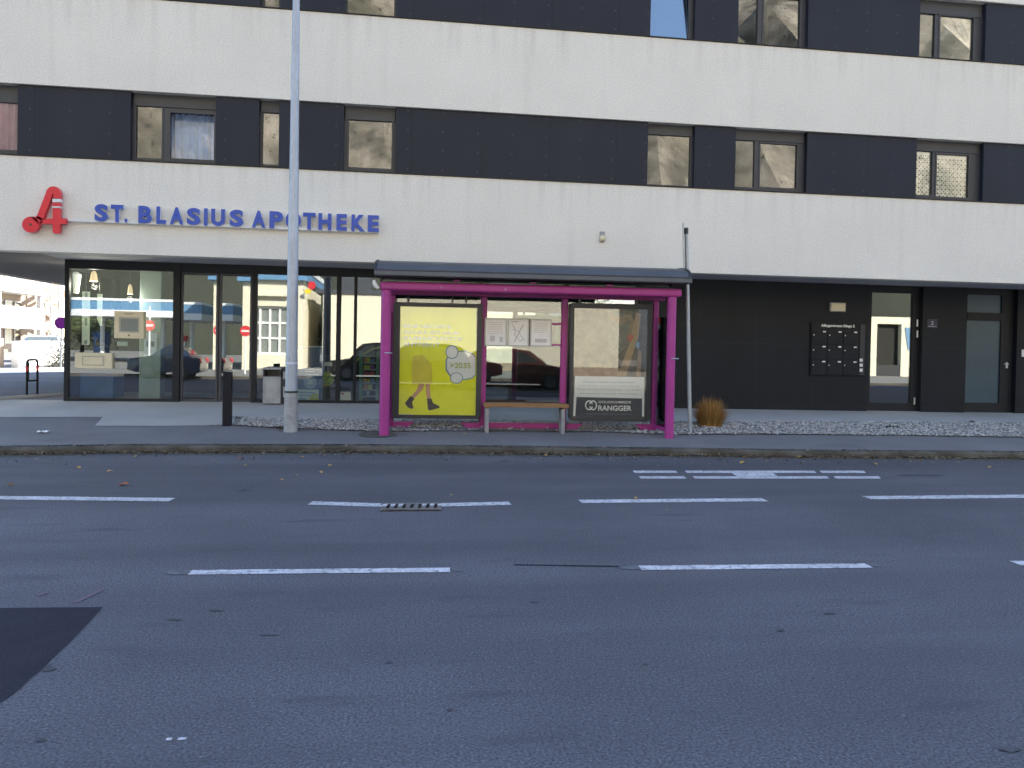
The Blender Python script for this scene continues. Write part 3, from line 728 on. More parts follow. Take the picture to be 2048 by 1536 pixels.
# mailboxes
yw = YG-.02
def FW(px, py, d=0): return onY(px, py, yw-d)
a, b = FW(1621, 644), FW(1727, 752)
mbx = empty('mailbox_panel', (a+b)/2, 'black panel of mailboxes with white name tags beside the entrance door', 'mailbox')
x0, x1, z1, z0 = a[0], b[0], a[2], float(FW(1727, 752)[2])
MB().box(x0, x1, yw-.035, yw, z0, z1).build('back_plate', 'black_panel', mbx, bev=.004)
cw = (x1-x0-.17)/3; zt1 = float(FW(1670, 660)[2]); rh = (zt1-z0-.02)/3
for r in range(3):
    for c in range(3):
        xx = x0+.02+c*cw; zz = zt1-(r+1)*rh
        mo = MB().box(xx, xx+cw-.012, yw-.05, yw-.035, zz+.006, zz+rh-.006).build('mailbox', 'black_panel', mbx, bev=.002)
        MB().box(xx+cw-.12, xx+cw-.05, yw-.052, yw-.05, zz+rh-.055, zz+rh-.028).build('name_tag', 'paper', mo)
        MB().disc((xx+.035, yw-.05, zz+rh-.115), .014, X_, Z_, (0, -.006, 0), 12).build('lock', 'steel', mo)
MB().text('Aflingerstrasse Stiege 2', FW(1642, 655, .036), X_, Z_, .1, (0, -.003, 0), .004, float(FW(1709, 655)[0]-FW(1642, 655)[0]), .075).build('street_name', 'white_plastic', mbx)
ic = MB().box(x1-.13, x1-.02, yw-.05, yw-.035, z0+.02, z1-.03).build('intercom', 'case_dark', mbx, bev=.003)
for k in range(3):
    p = FW(1722, 720+k*10, .05); MB().box(p[0]-.035, p[0]+.035, yw-.058, yw-.05, p[2]-.035, p[2]+.03).build('bell_button', 'white_plastic', ic)
p = FW(1673, 614)
en = empty('entrance_light', p, 'small cream box light above the mailboxes on the black wall', 'lamp')
a, b = FW(1657.5, 605), FW(1688, 624)
MB().box(a[0], b[0], yw-.07, yw, b[2], a[2]).build('housing', 'galv_dirty', en, bev=.01)
MB().box(a[0]+.015, b[0]-.015, yw-.078, yw-.07, b[2]+.015, a[2]-.015).build('diffuser', 'cream_box', en, bev=.003)
a, b = FW(1854, 638), FW(1874, 656)
hn = empty('house_number_plate', (a+b)/2, 'small dark blue plate with a pale house number between the two doors', 'sign')
MB().box(a[0], b[0], yw-.012, yw, b[2], a[2]).build('plate', mat('navy', (.02, .02, .055), .3, var=.05), hn, bev=.003)
MB().text('2', ((a[0]+b[0])/2-.03, yw-.012, b[2]+.065), X_, Z_, .1, (0, -.002, 0), .004, .06, .085).build('number', 'poster_inkgrey', hn)
MB().text('Aflingerstr', (a[0]+.015, yw-.012, b[2]+.015), X_, Z_, .04, (0, -.002, 0), .001, b[0]-a[0]-.03, .035).build('street_name', 'poster_inkgrey', hn)
a, b = FW(2042.5, 699), FW(2062, 714)
tag(MB().box(a[0], b[0], yw-.03, yw, b[2], a[2]).box(a[0]+.02, b[0]-.02, yw-.036, yw-.03, b[2]+.02, b[2]+.06).build('door_bell', 'white_plastic', org=tuple(a), bev=.005), 'white doorbell box on the black wall beyond the frosted side door', 'doorbell')

# ================================================================== THINGS IN THE SHOP
def IN(px, py, d): return onY(px, py, YG+d)
fl = zf(0)+.02
# night hatches set into the first pane
def hatch(px, name, label, inner, im):
    a, b = IN(px[0], px[1], -.03), IN(px[2], px[3], -.03)
    h = empty(name, (a+b)/2, label, 'hatch')
    MB().box(a[0], b[0], YG-.03, YG+.09, b[2], a[2]).build('casing', 'cream_box', h, bev=.008)
    c, d = IN(inner[0], inner[1], -.03), IN(inner[2], inner[3], -.03)
    MB().box(c[0], d[0], YG-.036, YG-.03, d[2], c[2]).build('flap' if im != 'grey_screen' else 'screen', im, h, bev=.003)
    MB().frame(c[0]-.02, d[0]+.02, YG-.034, YG-.03, d[2]-.02, c[2]+.02, .012).build('rim', 'galv_dirty', h)
    return h, a, b
h1, a, b = hatch((228.5, 622, 287, 677.5), 'night_service_terminal', 'square cream service terminal with a grey screen set in the shop glass', (241, 636.5, 276, 663), 'grey_screen')
MB().text('NOTDIENST', (float(IN(249, 628, 0)[0]), YG-.03, float(IN(249, 629, -.03)[2])), X_, Z_, .05, (0, -.003, 0), .001, float(IN(269, 628, 0)[0]-IN(249, 628, 0)[0]), .03).build('lettering', 'galv_dirty', h1)
MB().box((a[0]+b[0])/2-.012, (a[0]+b[0])/2+.012, YG-.036, YG-.03, b[2]+.045, b[2]+.075).build('button', 'case_dark', h1)
hatch((149.5, 705, 223.5, 737.5), 'night_service_hatch', 'wide cream letterbox hatch set low in the shop glass by the corner', (167, 714, 206, 729), 'cream_box')
# hanging banners with dark print
def banner(x0, x1, y0, y1, d, label, cut):
    a, b = IN(x0, y0, d), IN(x1, y1, d); yy = YG+d
    o = empty('hanging_banner', (a[0], yy, b[2]), label, 'banner', 'pale banners hanging in the shop window')
    pts = [(a[0], yy, a[2]), (b[0], yy, a[2]), (b[0], yy, b[2]), (a[0]+(.6 if cut else 0)*(b[0]-a[0]), yy, b[2]), (a[0], yy, b[2]+(.14 if cut else 0))]
    MB().prism(pts, (0, .012, 0)).build('cloth', mat('banner_pale', (.82, .88, .76), .8, var=.06) if 'banner_pale' not in MATS else 'banner_pale', o)
    MB().tube([((a[0]+b[0])/2, yy+.006, a[2]), ((a[0]+b[0])/2, yy+.006, zs)], .006, 6).build('cord', 'case_dark', o)
    return o, a, b, yy
o, a, b, yy = banner(164.5, 178.5, 583, 690, .30, 'long pale vertical banner with small dark print above the cream hatch', False)
for q0, q1 in ((585, 597), (636, 651), (680, 688)):
    z0, z1 = IN(170, q1, .3)[2], IN(170, q0, .3)[2]; MB().box(a[0]+.05, b[0]-.04, yy-.003, yy, z0, z1).build('print', 'poster_inkgrey', o)
banner(194.5, 203.5, 588, 652, .36, 'short narrow pale banner hanging beside the longer printed one', True)
# lantern lights hung under the ceiling
def pendant(px, y0, y1, d, w0, w1, m, label):
    a, b = IN(px, y0, d), IN(px, y1, d); yy = YG+d+.1
    o = empty('pendant_lamp', (a[0], yy, a[2]), label, 'lamp', 'pendant lamps in the pharmacy')
    k = 1600/1750
    MB().tube([(a[0], yy, b[2]), (a[0], yy, a[2]-.05), (a[0], yy, a[2])], [w0, w1, w1*.5], 20).build('shade', m, o, smooth=True)
    MB().tube([(a[0], yy, a[2]), (a[0], yy, zs)], .008, 6).build('cord', 'case_dark', o)
    ld = bpy.data.lights.new('lamp_bulb', 'POINT'); ld.energy = 5; ld.color = (1, .93, .80); ld.shadow_soft_size = .06
    lo_ = bpy.data.objects.new('lamp_bulb', ld); C.objects.link(lo_); lo_.parent = o; lo_.location = (0, 0, b[2]-a[2]-.10)
mat('lamp_white', (.75, .73, .68), .5, var=.03, emit=((1, .95, .85), .10)); mat('lamp_warm', (.6, .45, .3), .5, var=.03, emit=((1, .72, .42), .16))
pendant(146.5, 543, 586, .35, .062, .105, 'lamp_white', 'white tapered pendant lamp hanging beside the corner post')
pendant(184, 541, 562, .5, .075, .05, 'lamp_warm', 'small warm coloured pendant lamp hanging behind the pale banner')
pendant(257, 568, 588, .4, .05, .035, 'lamp_warm', 'small brass coloured pendant lamp in front of the green pillar')
# dark counter behind the hatch and a pot plant on it
a, b = IN(161, 742, .45), IN(226, 800, .45)
o = empty('shop_counter', (a[0], YG+.45, fl), 'dark blue counter under the wide cream hatch', 'counter')
MB().box(a[0], b[0], YG+.45, YG+1.1, fl, a[2]).build('body', 'display_blue', o, bev=.006)
MB().box(a[0]-.03, b[0]+.03, YG+.42, YG+1.13, a[2]+.001, a[2]+.03).build('worktop', 'case_dark', o, bev=.004)
ctop = a[2]+.03
a = IN(197, 690, .7)
o = empty('pot_plant', (a[0], YG+.7, ctop), 'green pot plant with yellow leaves standing on the dark blue counter', 'plant')
MB().tube([(a[0], YG+.7, ctop), (a[0], YG+.7, ctop+.22)], [.10, .14], 18).build('pot', 'terra', o, smooth=True)
lv = MB()
for i in range(90):
    c = np.array([a[0]+rnd.gauss(0, .09), YG+.7+rnd.gauss(0, .08), ctop+.22+abs(rnd.gauss(.13, .11))]); u = np.array([rnd.gauss(0, 1), rnd.gauss(0, 1), rnd.gauss(0, 1)]); u *= .055/np.linalg.norm(u); v = np.cross(u, [.3, .5, .8])*.6
    lv.add([c-u, c+v, c+u, c-v], [(0, 1, 2, 3)])
lv.build('foliage', mat('pot_leaf', (.1, .1, .02), .6, island=[(.05, .08, .015), (.25, .2, .03), (.09, .10, .02), (.3, .16, .05)]), o)
a, b = IN(234, 683, .2), IN(255, 692, .2)
tag(MB().box(a[0], b[0], YG+.2, YG+.215, b[2], a[2]).box(a[0]+.03, b[0]-.03, YG+.197, YG+.2, (a[2]+b[2])/2-.008, (a[2]+b[2])/2+.008).build('notice_card', 'label_pale', org=tuple(a)), 'small pale card under the square cream service panel', 'notice')
# grey bin by the door
a, b = IN(526, 735, -.32), IN(561, 802, -.32); zb_ = zf(0)+.004
o = empty('litter_bin', (a[0], YG-.3, zb_), 'pale grey metal bin standing against the shop glass next to the door', 'bin')
MB().box(a[0], b[0], YG-.32, YG-.03, zb_, a[2]-.17).build('body', 'galv_dirty', o, bev=.012)
MB().box(a[0], a[0]+.03, YG-.32, YG-.03, a[2]-.17, a[2]-.04).box(b[0]-.03, b[0], YG-.32, YG-.03, a[2]-.17, a[2]-.04).box(a[0]+.03, b[0]-.03, YG-.06, YG-.03, a[2]-.17, a[2]-.04).build('opening', 'case_dark', o)
MB().box(a[0]-.01, b[0]+.01, YG-.33, YG-.02, a[2]-.04, a[2]).build('lid', 'galv_dirty', o, bev=.01)
MB().box(a[0]+.06, b[0]-.06, YG-.323, YG-.32, zb_+.1, a[2]-.25).build('door', 'zinc', o)
a, b = IN(563.5, 737, -.25), IN(574, 798, -.25)
o = empty('cigarette_ashtray', (a[0], YG-.25, zb_), 'slim black ashtray post between the grey bin and the street lamp', 'ashtray')
MB().box(a[0], b[0], YG-.25, YG-.15, zb_, a[2]).build('body', 'case_dark', o, bev=.008)
MB().box(a[0]+.03, b[0]-.03, YG-.254, YG-.25, zb_+.12, zb_+.32).box(a[0]+.03, b[0]-.03, YG-.254, YG-.25, a[2]-.2, a[2]-.06).build('slot', 'zinc', o)
# blue display
a, b = IN(593, 694, .25), IN(646, 781, .25); bz = fl
o = empty('display_stand', (a[0], YG+.25, bz), 'tall dark blue display panel with a pale round badge behind the glass', 'display')
MB().box(a[0], b[0], YG+.25, YG+.50, bz, a[2]).build('body', 'display_blue', o, bev=.006)
MB().box(a[0]+.05, b[0]-.0, YG+.23, YG+.25, a[2]-.0, a[2]+.025).build('top_rail', 'label_pale', o)
c = IN(620.5, 765, .24); MB().disc((c[0], YG+.25, c[2]), .125, X_, Z_, (0, -.006, 0)).build('badge', 'poster_blue', o)
MB().box(c[0]-.06, c[0]+.06, YG+.240, YG+.244, c[2]-.03, c[2]-.005).box(c[0]-.03, c[0]+.045, YG+.240, YG+.244, c[2]+.01, c[2]+.04).build('badge_mark', 'label_pale', o)
for q in (738, 742, 748):
    c, d = IN(610, q, .25), IN(638, q+2, .25); MB().box(c[0], d[0] if q != 742 else d[0]-.08, YG+.246, YG+.25, d[2], c[2]).build('print', 'label_pale', o)
a, b = IN(592.5, 778.5, .12), IN(637, 803, .12)
o = empty('advert_board', (a[0], YG+.12, bz), 'pale advert board with a yellow corner at the foot of the blue display', 'sign')
MB().prism([(a[0]+.03, YG+.12, a[2]), (b[0], YG+.12, a[2]), (b[0], YG+.12, bz), (a[0], YG+.12, bz)], (0, .02, 0)).build('board', 'label_pale', o)
MB().prism([(b[0]-.19, YG+.117, bz+.01), (b[0]-.01, YG+.117, bz+.01), (b[0]-.01, YG+.117, bz+.15), (b[0]-.13, YG+.117, bz+.15)], (0, .003, 0)).build('corner_print', 'lime_green', o)
for k in range(3): MB().box(a[0]+.06, b[0]-.07-.08*k, YG+.117, YG+.12, a[2]-.08-.06*k, a[2]-.05-.06*k).build('print', 'poster_blue', o)
a, b = IN(642.5, 771, .22), IN(678, 803, .22)
o = empty('side_table', (a[0], YG+.22, bz), 'low dark chest with an orange wooden top behind the shop glass', 'table')
MB().box(a[0]+.02, b[0]-.02, YG+.24, YG+.52, bz, a[2]-.03).build('body', 'chest_dark', o, bev=.005)
MB().box(a[0], b[0], YG+.22, YG+.54, a[2]-.03, a[2]).build('top', 'wood', o, bev=.005)
ttop = a[2]
c = IN(654.5, 754, .3)
o = empty('round_sign', (c[0], YG+.3, ttop), 'round lime green sign standing on the low dark chest', 'sign')
MB().disc((c[0], YG+.3, ttop+.135), .135, X_, Z_, (0, .02, 0)).build('disc', 'lime_green', o)
MB().ring((c[0], YG+.296, ttop+.135), .095, .112, X_, Z_, (0, .004, 0)).obox((c[0], YG+.298, ttop+.135), (.07, 0, .05), (0, .002, 0), (-.008, 0, .012)).build('emblem', 'teal_green', o)
c = IN(656, 728, .4)
tag(MB().box(c[0]-.08, c[0]+.08, YG+.4, YG+.415, c[2]-.04, c[2]+.04).tube([(c[0], YG+.407, c[2]-.04), (c[0], YG+.407, ttop)], .006, 6).build('price_card', 'paper', org=tuple(c)), 'small white card held above the round lime green sign', 'card')
a, b = IN(671, 783.5, .1), IN(702, 804, .1)
o = empty('leaflet_board', (a[0], YG+.1, bz), 'white slanted leaflet board with a red mark on the shop floor', 'sign')
MB().prism([(a[0]+.10, YG+.10, a[2]), (b[0]-.01, YG+.10, a[2]), (b[0], YG+.06, bz), (a[0], YG+.06, bz)], (0, .02, 0)).build('board', 'paper', o)
MB().prism([(a[0]+.10, YG+.092, a[2]-.02), (a[0]+.18, YG+.092, a[2]-.02), (a[0]+.13, YG+.084, a[2]-.07)], (0, .004, 0)).build('mark', 'sign_red', o)
# product rack
a, b = IN(719, 703, .35), IN(768, 800, .35)
o = empty('product_rack', (a[0], YG+.35, bz), 'green shelf rack full of small colourful packages in the shop window', 'shelf')
fr = MB()
for x in (a[0], (a[0]+b[0])/2+.08, b[0]): fr.box(x, x+.07, YG+.33, YG+.62, bz, a[2])
fr.build('upright', 'teal_green', o)
lev = [bz+.10+.135*k for k in range(7)]
for z in lev: MB().box(a[0]+.001, b[0]+.06, YG+.35, YG+.60, z-.02, z).build('shelf', 'pillar_green', o)
pm = ['pack_red', 'pack_violet', 'pack_orange', 'pack_blue', 'label_pale', 'lime_green']
for z in lev[:-1]:
    x = a[0]+.09
    while x < b[0]-.06:
        wd = rnd.uniform(.055, .11); h = rnd.uniform(.06, .10)
        if x+wd > (a[0]+b[0])/2+.07 and x < (a[0]+b[0])/2+.16: x = (a[0]+b[0])/2+.16; continue
        MB().box(x, x+wd-.008, YG+.36, YG+.5, z+.001, z+h).build('package', rnd.choice(pm), o, bev=.003); x += wd
q = [IN(a_, b_, .36) for a_, b_ in ((712, 722), (728, 708), (745, 698), (765, 693))]
MB().tube([tuple(t) for t in q], .02, 8).build('arch_trim', 'lime_green', o)

# ================================================================== STREET FURNITURE
# lamp post
b0 = onG(581.5, 862); t0 = onY(592.5, 0, b0[1])
ax = (t0-b0)/(t0[2]-b0[2]); zb_ = b0[2]
LP = lambda z: b0+ax*(z-zb_)
o = empty('street_lamp', b0, 'tall tapered galvanised street lamp post in front of the pharmacy glass', 'street lamp')
zj = float(onY(583, 783, b0[1])[2])
MB().tube([tuple(LP(z)) for z in (zb_-.02, zb_+.06, zb_+.5, zj)], [.116, .108, .104, .100], 24).build('base_sleeve', 'galv_dirty', o, smooth=True)
MB().tube([tuple(LP(z)) for z in (zj+.001, zb_+2.6, t0[2], 9.2)], [.095, .083, .054, .045], 24).build('pole', 'galv', o, smooth=True)
MB().tube([tuple(LP(zj-.018)), tuple(LP(zj+.012))], .107, 24).build('clamp_band', 'dark_metal', o, smooth=True)
for yy_, hgt in ((543, .05), (728, .03)):
    z = float(onY(587, yy_, b0[1])[2]); MB().tube([tuple(LP(z)), tuple(LP(z+hgt))], .0965-.012*(z-zj)/1.0+.004, 24).build('band', 'white_side', o, smooth=True)
pt = LP(9.2)
MB().tube([tuple(pt), tuple(pt+[0, -.25, .25]), tuple(pt+[0, -1.3, .40])], .035, 12).build('arm', 'galv', o, smooth=True)
MB().box(pt[0]-.13, pt[0]+.13, pt[1]-1.95, pt[1]-1.25, pt[2]+.36, pt[2]+.46).build('lamp_head', 'galv', o, bev=.03)
# bollard
b0 = onG(454.3, 851); t = onY(456, 744, b0[1])
o = empty('bollard', b0, 'single dark square bollard at the end of the gravel bed', 'bollard')
hw = .066
MB().box(b0[0]-hw, b0[0]+hw, b0[1]-hw, b0[1]+hw, b0[2]-.02, t[2]-.012).build('post', 'bollard', o, bev=.008)
MB().box(b0[0]-hw-.003, b0[0]+hw+.003, b0[1]-hw-.003, b0[1]+hw+.003, t[2]-.0115, t[2]).build('cap', 'bollard', o, bev=.004)
# hoop barrier under the overhang
pl, pr = onG(53.5, 791), onG(74.5, 789); zt_ = float(onY(64, 720, pl[1])[2])
o = empty('hoop_barrier', (pl+pr)/2, 'low dark tubular hoop barrier with red bands under the overhang', 'barrier')
zz = pl[2]; r = .07; u = np.array([pr[0]-pl[0], pr[1]-pl[1], 0]); L = np.linalg.norm(u); u /= L
c = lambda a_, z_: tuple(np.array([pl[0], pl[1], 0])+u*a_+[0, 0, z_])
MB().tube([c(0, zz), c(0, zt_-r)]+[c(r-r*math.cos(q), zt_-r+r*math.sin(q)) for q in (.4, .8, 1.2, 1.57)]+[c(L-r+r*math.sin(q), zt_-r+r*math.cos(q)) for q in (.001, .4, .8, 1.2, 1.57)]+[c(L, zz)], .022, 12).build('hoop', 'bollard', o, smooth=True)
zc_ = float(onY(64, 762, pl[1])[2])
MB().tube([c(.02, zc_), c(L-.02, zc_)], .018, 10).build('crossbar', 'bollard', o)
MB().box(min(c(L/2-.045, 0)[0], c(L/2+.045, 0)[0]), max(c(L/2-.045, 0)[0], c(L/2+.045, 0)[0]), pl[1]-.01, pl[1]+.01, zc_, zt_-.06).build('centre_plate', 'bollard', o)
for q in (0, L): MB().tube([c(q, zt_-.23), c(q, zt_-.13)], .0245, 12).build('red_band', 'sign_red', o)
for q in (0, L): MB().disc(c(q, zz), .06, X_, Y_, (0, 0, .012), 14).build('foot_plate', 'bollard', o)
# bus stop sign post (leaning, the sign frame stands edge on)
b0 = onG(1380, 868); q1 = onY(1375.3, 590, b0[1]); q2 = onY(1372.5, 462, b0[1])
o = empty('bus_stop_post', b0, 'thin grey leaning signpost with an empty edge-on frame beside the shelter', 'signpost')
MB().tube([tuple(b0-[0, 0, .03]), tuple(b0+[0, 0, .02]), tuple(q1), tuple(q2)], [.033, .033, .031, .030], 14).build('pole', 'zinc', o, smooth=True)
f0, f1 = onY(1368.2, 556, b0[1]-.02), onY(1366.2, 450, b0[1]-.02)
dz = (f1-f0)
fm = MB()
pd = np.array([f0[0], f0[1], 0])/math.hypot(f0[0], f0[1]); fm.obox((f0+f1)/2+pd*.02, np.array([pd[1], -pd[0], 0])*.013, pd*.26, dz/2)
fm.build('sign_plate', 'zinc', o, bev=.004)
for t_ in (.04, .93):
    c0 = f0+dz*t_; c1 = b0+(q2-b0)*((c0[2]-b0[2])/(q2[2]-b0[2])); MB().tube([tuple(c0), tuple([c1[0], c1[1], c0[2]])], .014, 8).build('bracket', 'dark_metal', o)
c1 = q2; MB().tube([tuple(c1-[0, 0, .05]), tuple(c1+[-.002, 0, .05])], .036, 12).build('clamp', 'dark_metal', o)
# ornamental grass
b0 = onG(1420, 853); top = float(onY(1420, 799, b0[1])[2]); hw = float(onY(1452, 830, b0[1])[0]-onY(1388, 830, b0[1])[0])/2
gm = MB(); Hh = top-b0[2]
for i in range(1500):
    a_ = rnd.uniform(0, 6.28); q = rnd.random()**.42; r0 = .19*math.sqrt(rnd.random()); out = .06+q*hw*rnd.uniform(.85, 1.25); h = Hh*(1.06-.52*q**2.6)*rnd.uniform(.62, 1.15)
    d = np.array([math.cos(a_), math.sin(a_), 0]); s = np.array([-d[1], d[0], 0])
    w0 = rnd.uniform(.0035, .0075); b_ = b0+d*r0+s*rnd.gauss(0, .02); pts = []
    dr = rnd.uniform(0, .12)*q
    for k in range(5):
        t_ = k/4; c = b_+d*(out-r0)*(t_**1.25)+[0, 0, h*(t_-dr*t_**3)]; ww = w0*(1-.85*t_); pts += [c-s*ww, c+s*ww]
    gm.add(pts, [(2*k, 2*k+1, 2*k+3, 2*k+2) for k in range(4)])
tag(gm.build('ornamental_grass', 'grass_dry', org=tuple(b0)), 'round tuft of orange brown ornamental grass growing in the gravel', 'grass tuft')
# small weeds in the gravel
def weed(px, py, n, s, label):
    b0 = onG(px, py); m = MB()
    for i in range(n):
        c = b0+[rnd.gauss(0, s*1.6), rnd.gauss(0, s*.5), abs(rnd.gauss(.02, s*.28))]; u = np.array([rnd.gauss(0, 1), rnd.gauss(0, 1), rnd.gauss(0, .5)]); u *= rnd.uniform(.012, .03)/np.linalg.norm(u); v = np.cross(u, [.2, .4, .9])*.5
        m.add([c-u, c+v, c+u, c-v], [(0, 1, 2, 3)])
    tag(m.build('weed', 'weed', org=tuple(b0)), label, 'weed')
weed(1785, 857, 150, .055, 'dark flat weed growing in the gravel below the entrance door')
weed(1945, 845, 50, .03, 'small dark weed at the back edge of the gravel below the frosted door')
weed(478, 838, 70, .045, 'low dark weed on the gravel right behind the bollard')
weed(563, 858, 60, .04, 'dark tuft of leaves at the foot of the street lamp')
# paper litter
b0 = onG(87, 866)
m = MB(); R = [[(b0[0]-.085+.17*i/6, b0[1]-.05+.10*j/3, b0[2]+.012+rnd.uniform(0, .03)) for i in range(7)] for j in range(4)]
m.sheet(R); tag(m.build('paper_scrap', 'paper', org=tuple(b0)), 'white crumpled scrap of paper lying on the pavement by the kerb', 'litter')
# drain grate
g = [onZ(a_, b_, 0) for a_, b_ in ((768, 1008.5), (877, 1008.5), (876, 1022), (763, 1022))]
x0, x1 = float(g[3][0]+g[0][0])/2, float(g[1][0]+g[2][0])/2; y0, y1 = float(g[2][1]+g[3][1])/2, float(g[0][1]+g[1][1])/2
o = empty('storm_drain', ((x0+x1)/2, (y0+y1)/2, 0), 'iron storm drain grate interrupting the white bay line', 'drain')
MB().box(x0, x1, y0, y1, .001, .0045).build('pit', mat('pit_black', (.003, .003, .003), .9, var=.1), o)
MB().frame(x0-.02, x1+.02, y0-.02, y0+.02, .004, .012, .02).box(x0-.02, x1+.02, y0-.02, y0+.025, .0046, .011).box(x0-.02, x1+.02, y1-.03, y1+.02, .0046, .011).build('rim', 'drain_iron', o)
n = 8
for i in range(n):
    xx = x0+(x1-x0)*i/(n-1)
    MB().prism([(xx-.020, y0+.024, .005), (xx+.020, y0+.024, .005), (xx+.044, y1-.029, .005), (xx+.004, y1-.029, .005)], (0, 0, .008)).build('bar', 'drain_iron', o)
    if i in (0, 1, 2, 5, 6, 7): MB().prism([(xx-.006, y0+(y1-y0)*.58, .0132), (xx+.038, y0+(y1-y0)*.58, .0132), (xx+.046, y1-.045, .0132), (xx+.002, y1-.045, .0132)], (0, 0, .001)).build('paint_rest', 'road_paint', o)

# ================================================================== BUS SHELTER
fl_, fr_ = onG(768, 870.6), onG(1338, 876.3)
SU = (fr_-fl_); SU[2] = 0; SL = float(np.linalg.norm(SU)); SU /= SL          # along the front
SN = np.array([-SU[1], SU[0], 0.0])                                         # into the depth
SO = np.array([fl_[0], fl_[1], 0.0])
def S(a, b, z): return SO+SU*a+SN*b+np.array([0, 0, z])
def sS(px, py, b):
    """(along, height) of a photo pixel on the shelter's vertical plane at depth b"""
    p = onP(px, py, SO+SN*b, SN); return float((p-SO) @ SU), float(p[2])
def sbox(mb, a0, a1, b0, b1, z0, z1):
    return mb.obox(S((a0+a1)/2, (b0+b1)/2, (z0+z1)/2), SU*(a1-a0)/2, SN*(b1-b0)/2, np.array([0, 0, (z1-z0)/2]))
def gS(a, b): p = S(a, b, 0); return zg(p[0], p[1])
br = onG(1309, 860.5); BD = float((br-SO) @ SN)                                # depth of the rear frame
sh = empty('bus_shelter', S(SL/2, 0, gS(SL/2, 0)), 'magenta framed bus shelter with a dark metal roof and glass rear wall', 'bus shelter')
ZB0 = sS(1000, 585.5, -.05)[1]; ZB1 = sS(1000, 569, -.05)[1]                 # front beam
for a, nm in ((0, 'l'), (SL, 'r')):
    r = .078 if nm == 'l' else .072
    z = gS(a, 0); po = MB().tube([tuple(S(a, 0, z-.02)), tuple(S(a, 0, ZB0-.001))], r, 24).build('post', 'magenta', sh, smooth=True)
    cz = sS(1338, 717, 0)[1] if nm == 'r' else sS(770, 706, 0)[1]
    MB().tube([tuple(S(a-.01, -.075, cz)), tuple(S(a+.11, -.07, cz))], .010, 8).build('screw', 'steel', po)
# rear posts
rear = []
for px in (783, 966, 1127, 1309):
    a, _ = sS(px, 720, BD); rear.append(a)
ZT = ZB0-.02
for a in rear:
    wd = .055 if a in (rear[1], rear[2]) else .05
    sbox(MB(), a-wd, a+wd, BD-.05, BD+.05, gS(a, BD)-.02, ZT).build('rear_post', 'magenta', sh, bev=.02)
# front beam with rounded lower edge, eaves and brackets
bA = sS(760, 571, -.06)[0]; bB = sS(1364, 585, -.06)[0]
sbox(MB(), bA, bB, -.07, .06, ZB0, ZB1).build('front_beam', 'magenta', sh, bev=.03)
sbox(MB(), bA+.05, bB-.05, BD-.04, BD+.04, ZT+.001, ZB1-.03).build('rear_beam', 'magenta', sh, bev=.01)
for a in (bA+.06, rear[1], rear[2], bB-.06):
    sbox(MB(), a-.025, a+.025, .061, BD-.041, ZB0+.03, ZB1-.02).build('cross_beam', 'magenta', sh)
for px, py in ((913, 561.5), (1066, 566), (1220, 571)):
    a, z = sS(px, py, -.08); sbox(MB(), a-.05, a+.05, -.10, -.02, z-.012, z+.014).build('bracket', 'magenta', sh, bev=.006)
# roof: curved shell rising from the gutter to the ridge and falling to the back
rA, rB = sS(749, 552, -.2)[0], sS(1383, 564, -.2)[0]
zg0 = sS(1060, 559.5, -.2)[1]; zg1 = sS(1060, 549.0, -.2)[1]; zr = sS(1060, 530, .5)[1]
prof = [(-.17, zg1+.012)]+[(-.17+.67*math.sin(q), zg1+.012+(zr-zg1-.012)*(1-math.cos(q))**.55) for q in (.25, .5, .8, 1.1, 1.35, 1.57)]
prof = [(-.17, zg1+.014), (-.12, zg1+.014+(zr-zg1)*.42), (-.02, zg1+(zr-zg1)*.68), (.15, zg1+(zr-zg1)*.86), (.34, zg1+(zr-zg1)*.96), (.5, zr), (.8, zr-.02), (1.15, zr-.09), (BD+.25, zr-.24)]
prof2 = [(b, z-.03) for b, z in prof][::-1]
MB().prism([tuple(S(rA+.03, b, z)) for b, z in prof+prof2], SU*(rB-rA-.06)).build('roof', 'roof_metal', sh, bev=.004)
gut = [(-.24, zg1), (-.25, zg0+.012), (-.225, zg0), (-.06, zg0), (-.06, zg0+.02), (-.15, zg0+.04), (-.16, zg1-.004)]
MB().prism([tuple(S(rA, b, z)) for b, z in gut], SU*(rB-rA)).build('gutter', 'roof_metal', sh, bev=.008)
for a0, a1 in ((rA-.012, rA+.028), (rB-.028, rB+.012)):
    pr = [(b, z+.012) for b, z in prof]+[(b, z-.07) for b, z in prof[::-1]]
    MB().prism([tuple(S(a0, b, z)) for b, z in pr], SU*(a1-a0)).build('verge_trim', 'dark_metal', sh, bev=.006)
sbox(MB(), rA+.03, rB-.03, -.238, -.10, zg1+.0005, zg1+.020).build('roof_seam', 'dark_metal', sh)
# ceiling under the roof
sbox(MB(), bA+.1, bB-.1, .07, BD+.03, ZB1+.001, ZB1+.02).build('ceiling', 'case_dark', sh)
# pale curved lamp end at the eaves
q = [onP(a_, b_, SO+SN*(-.1), SN) for a_, b_ in ((748, 560), (749, 566), (752, 572), (757, 577))]
MB().tube([tuple(t) for t in q], [.022, .034, .034, .02], 12).build('eaves_lamp', 'white_plastic', sh, smooth=True)
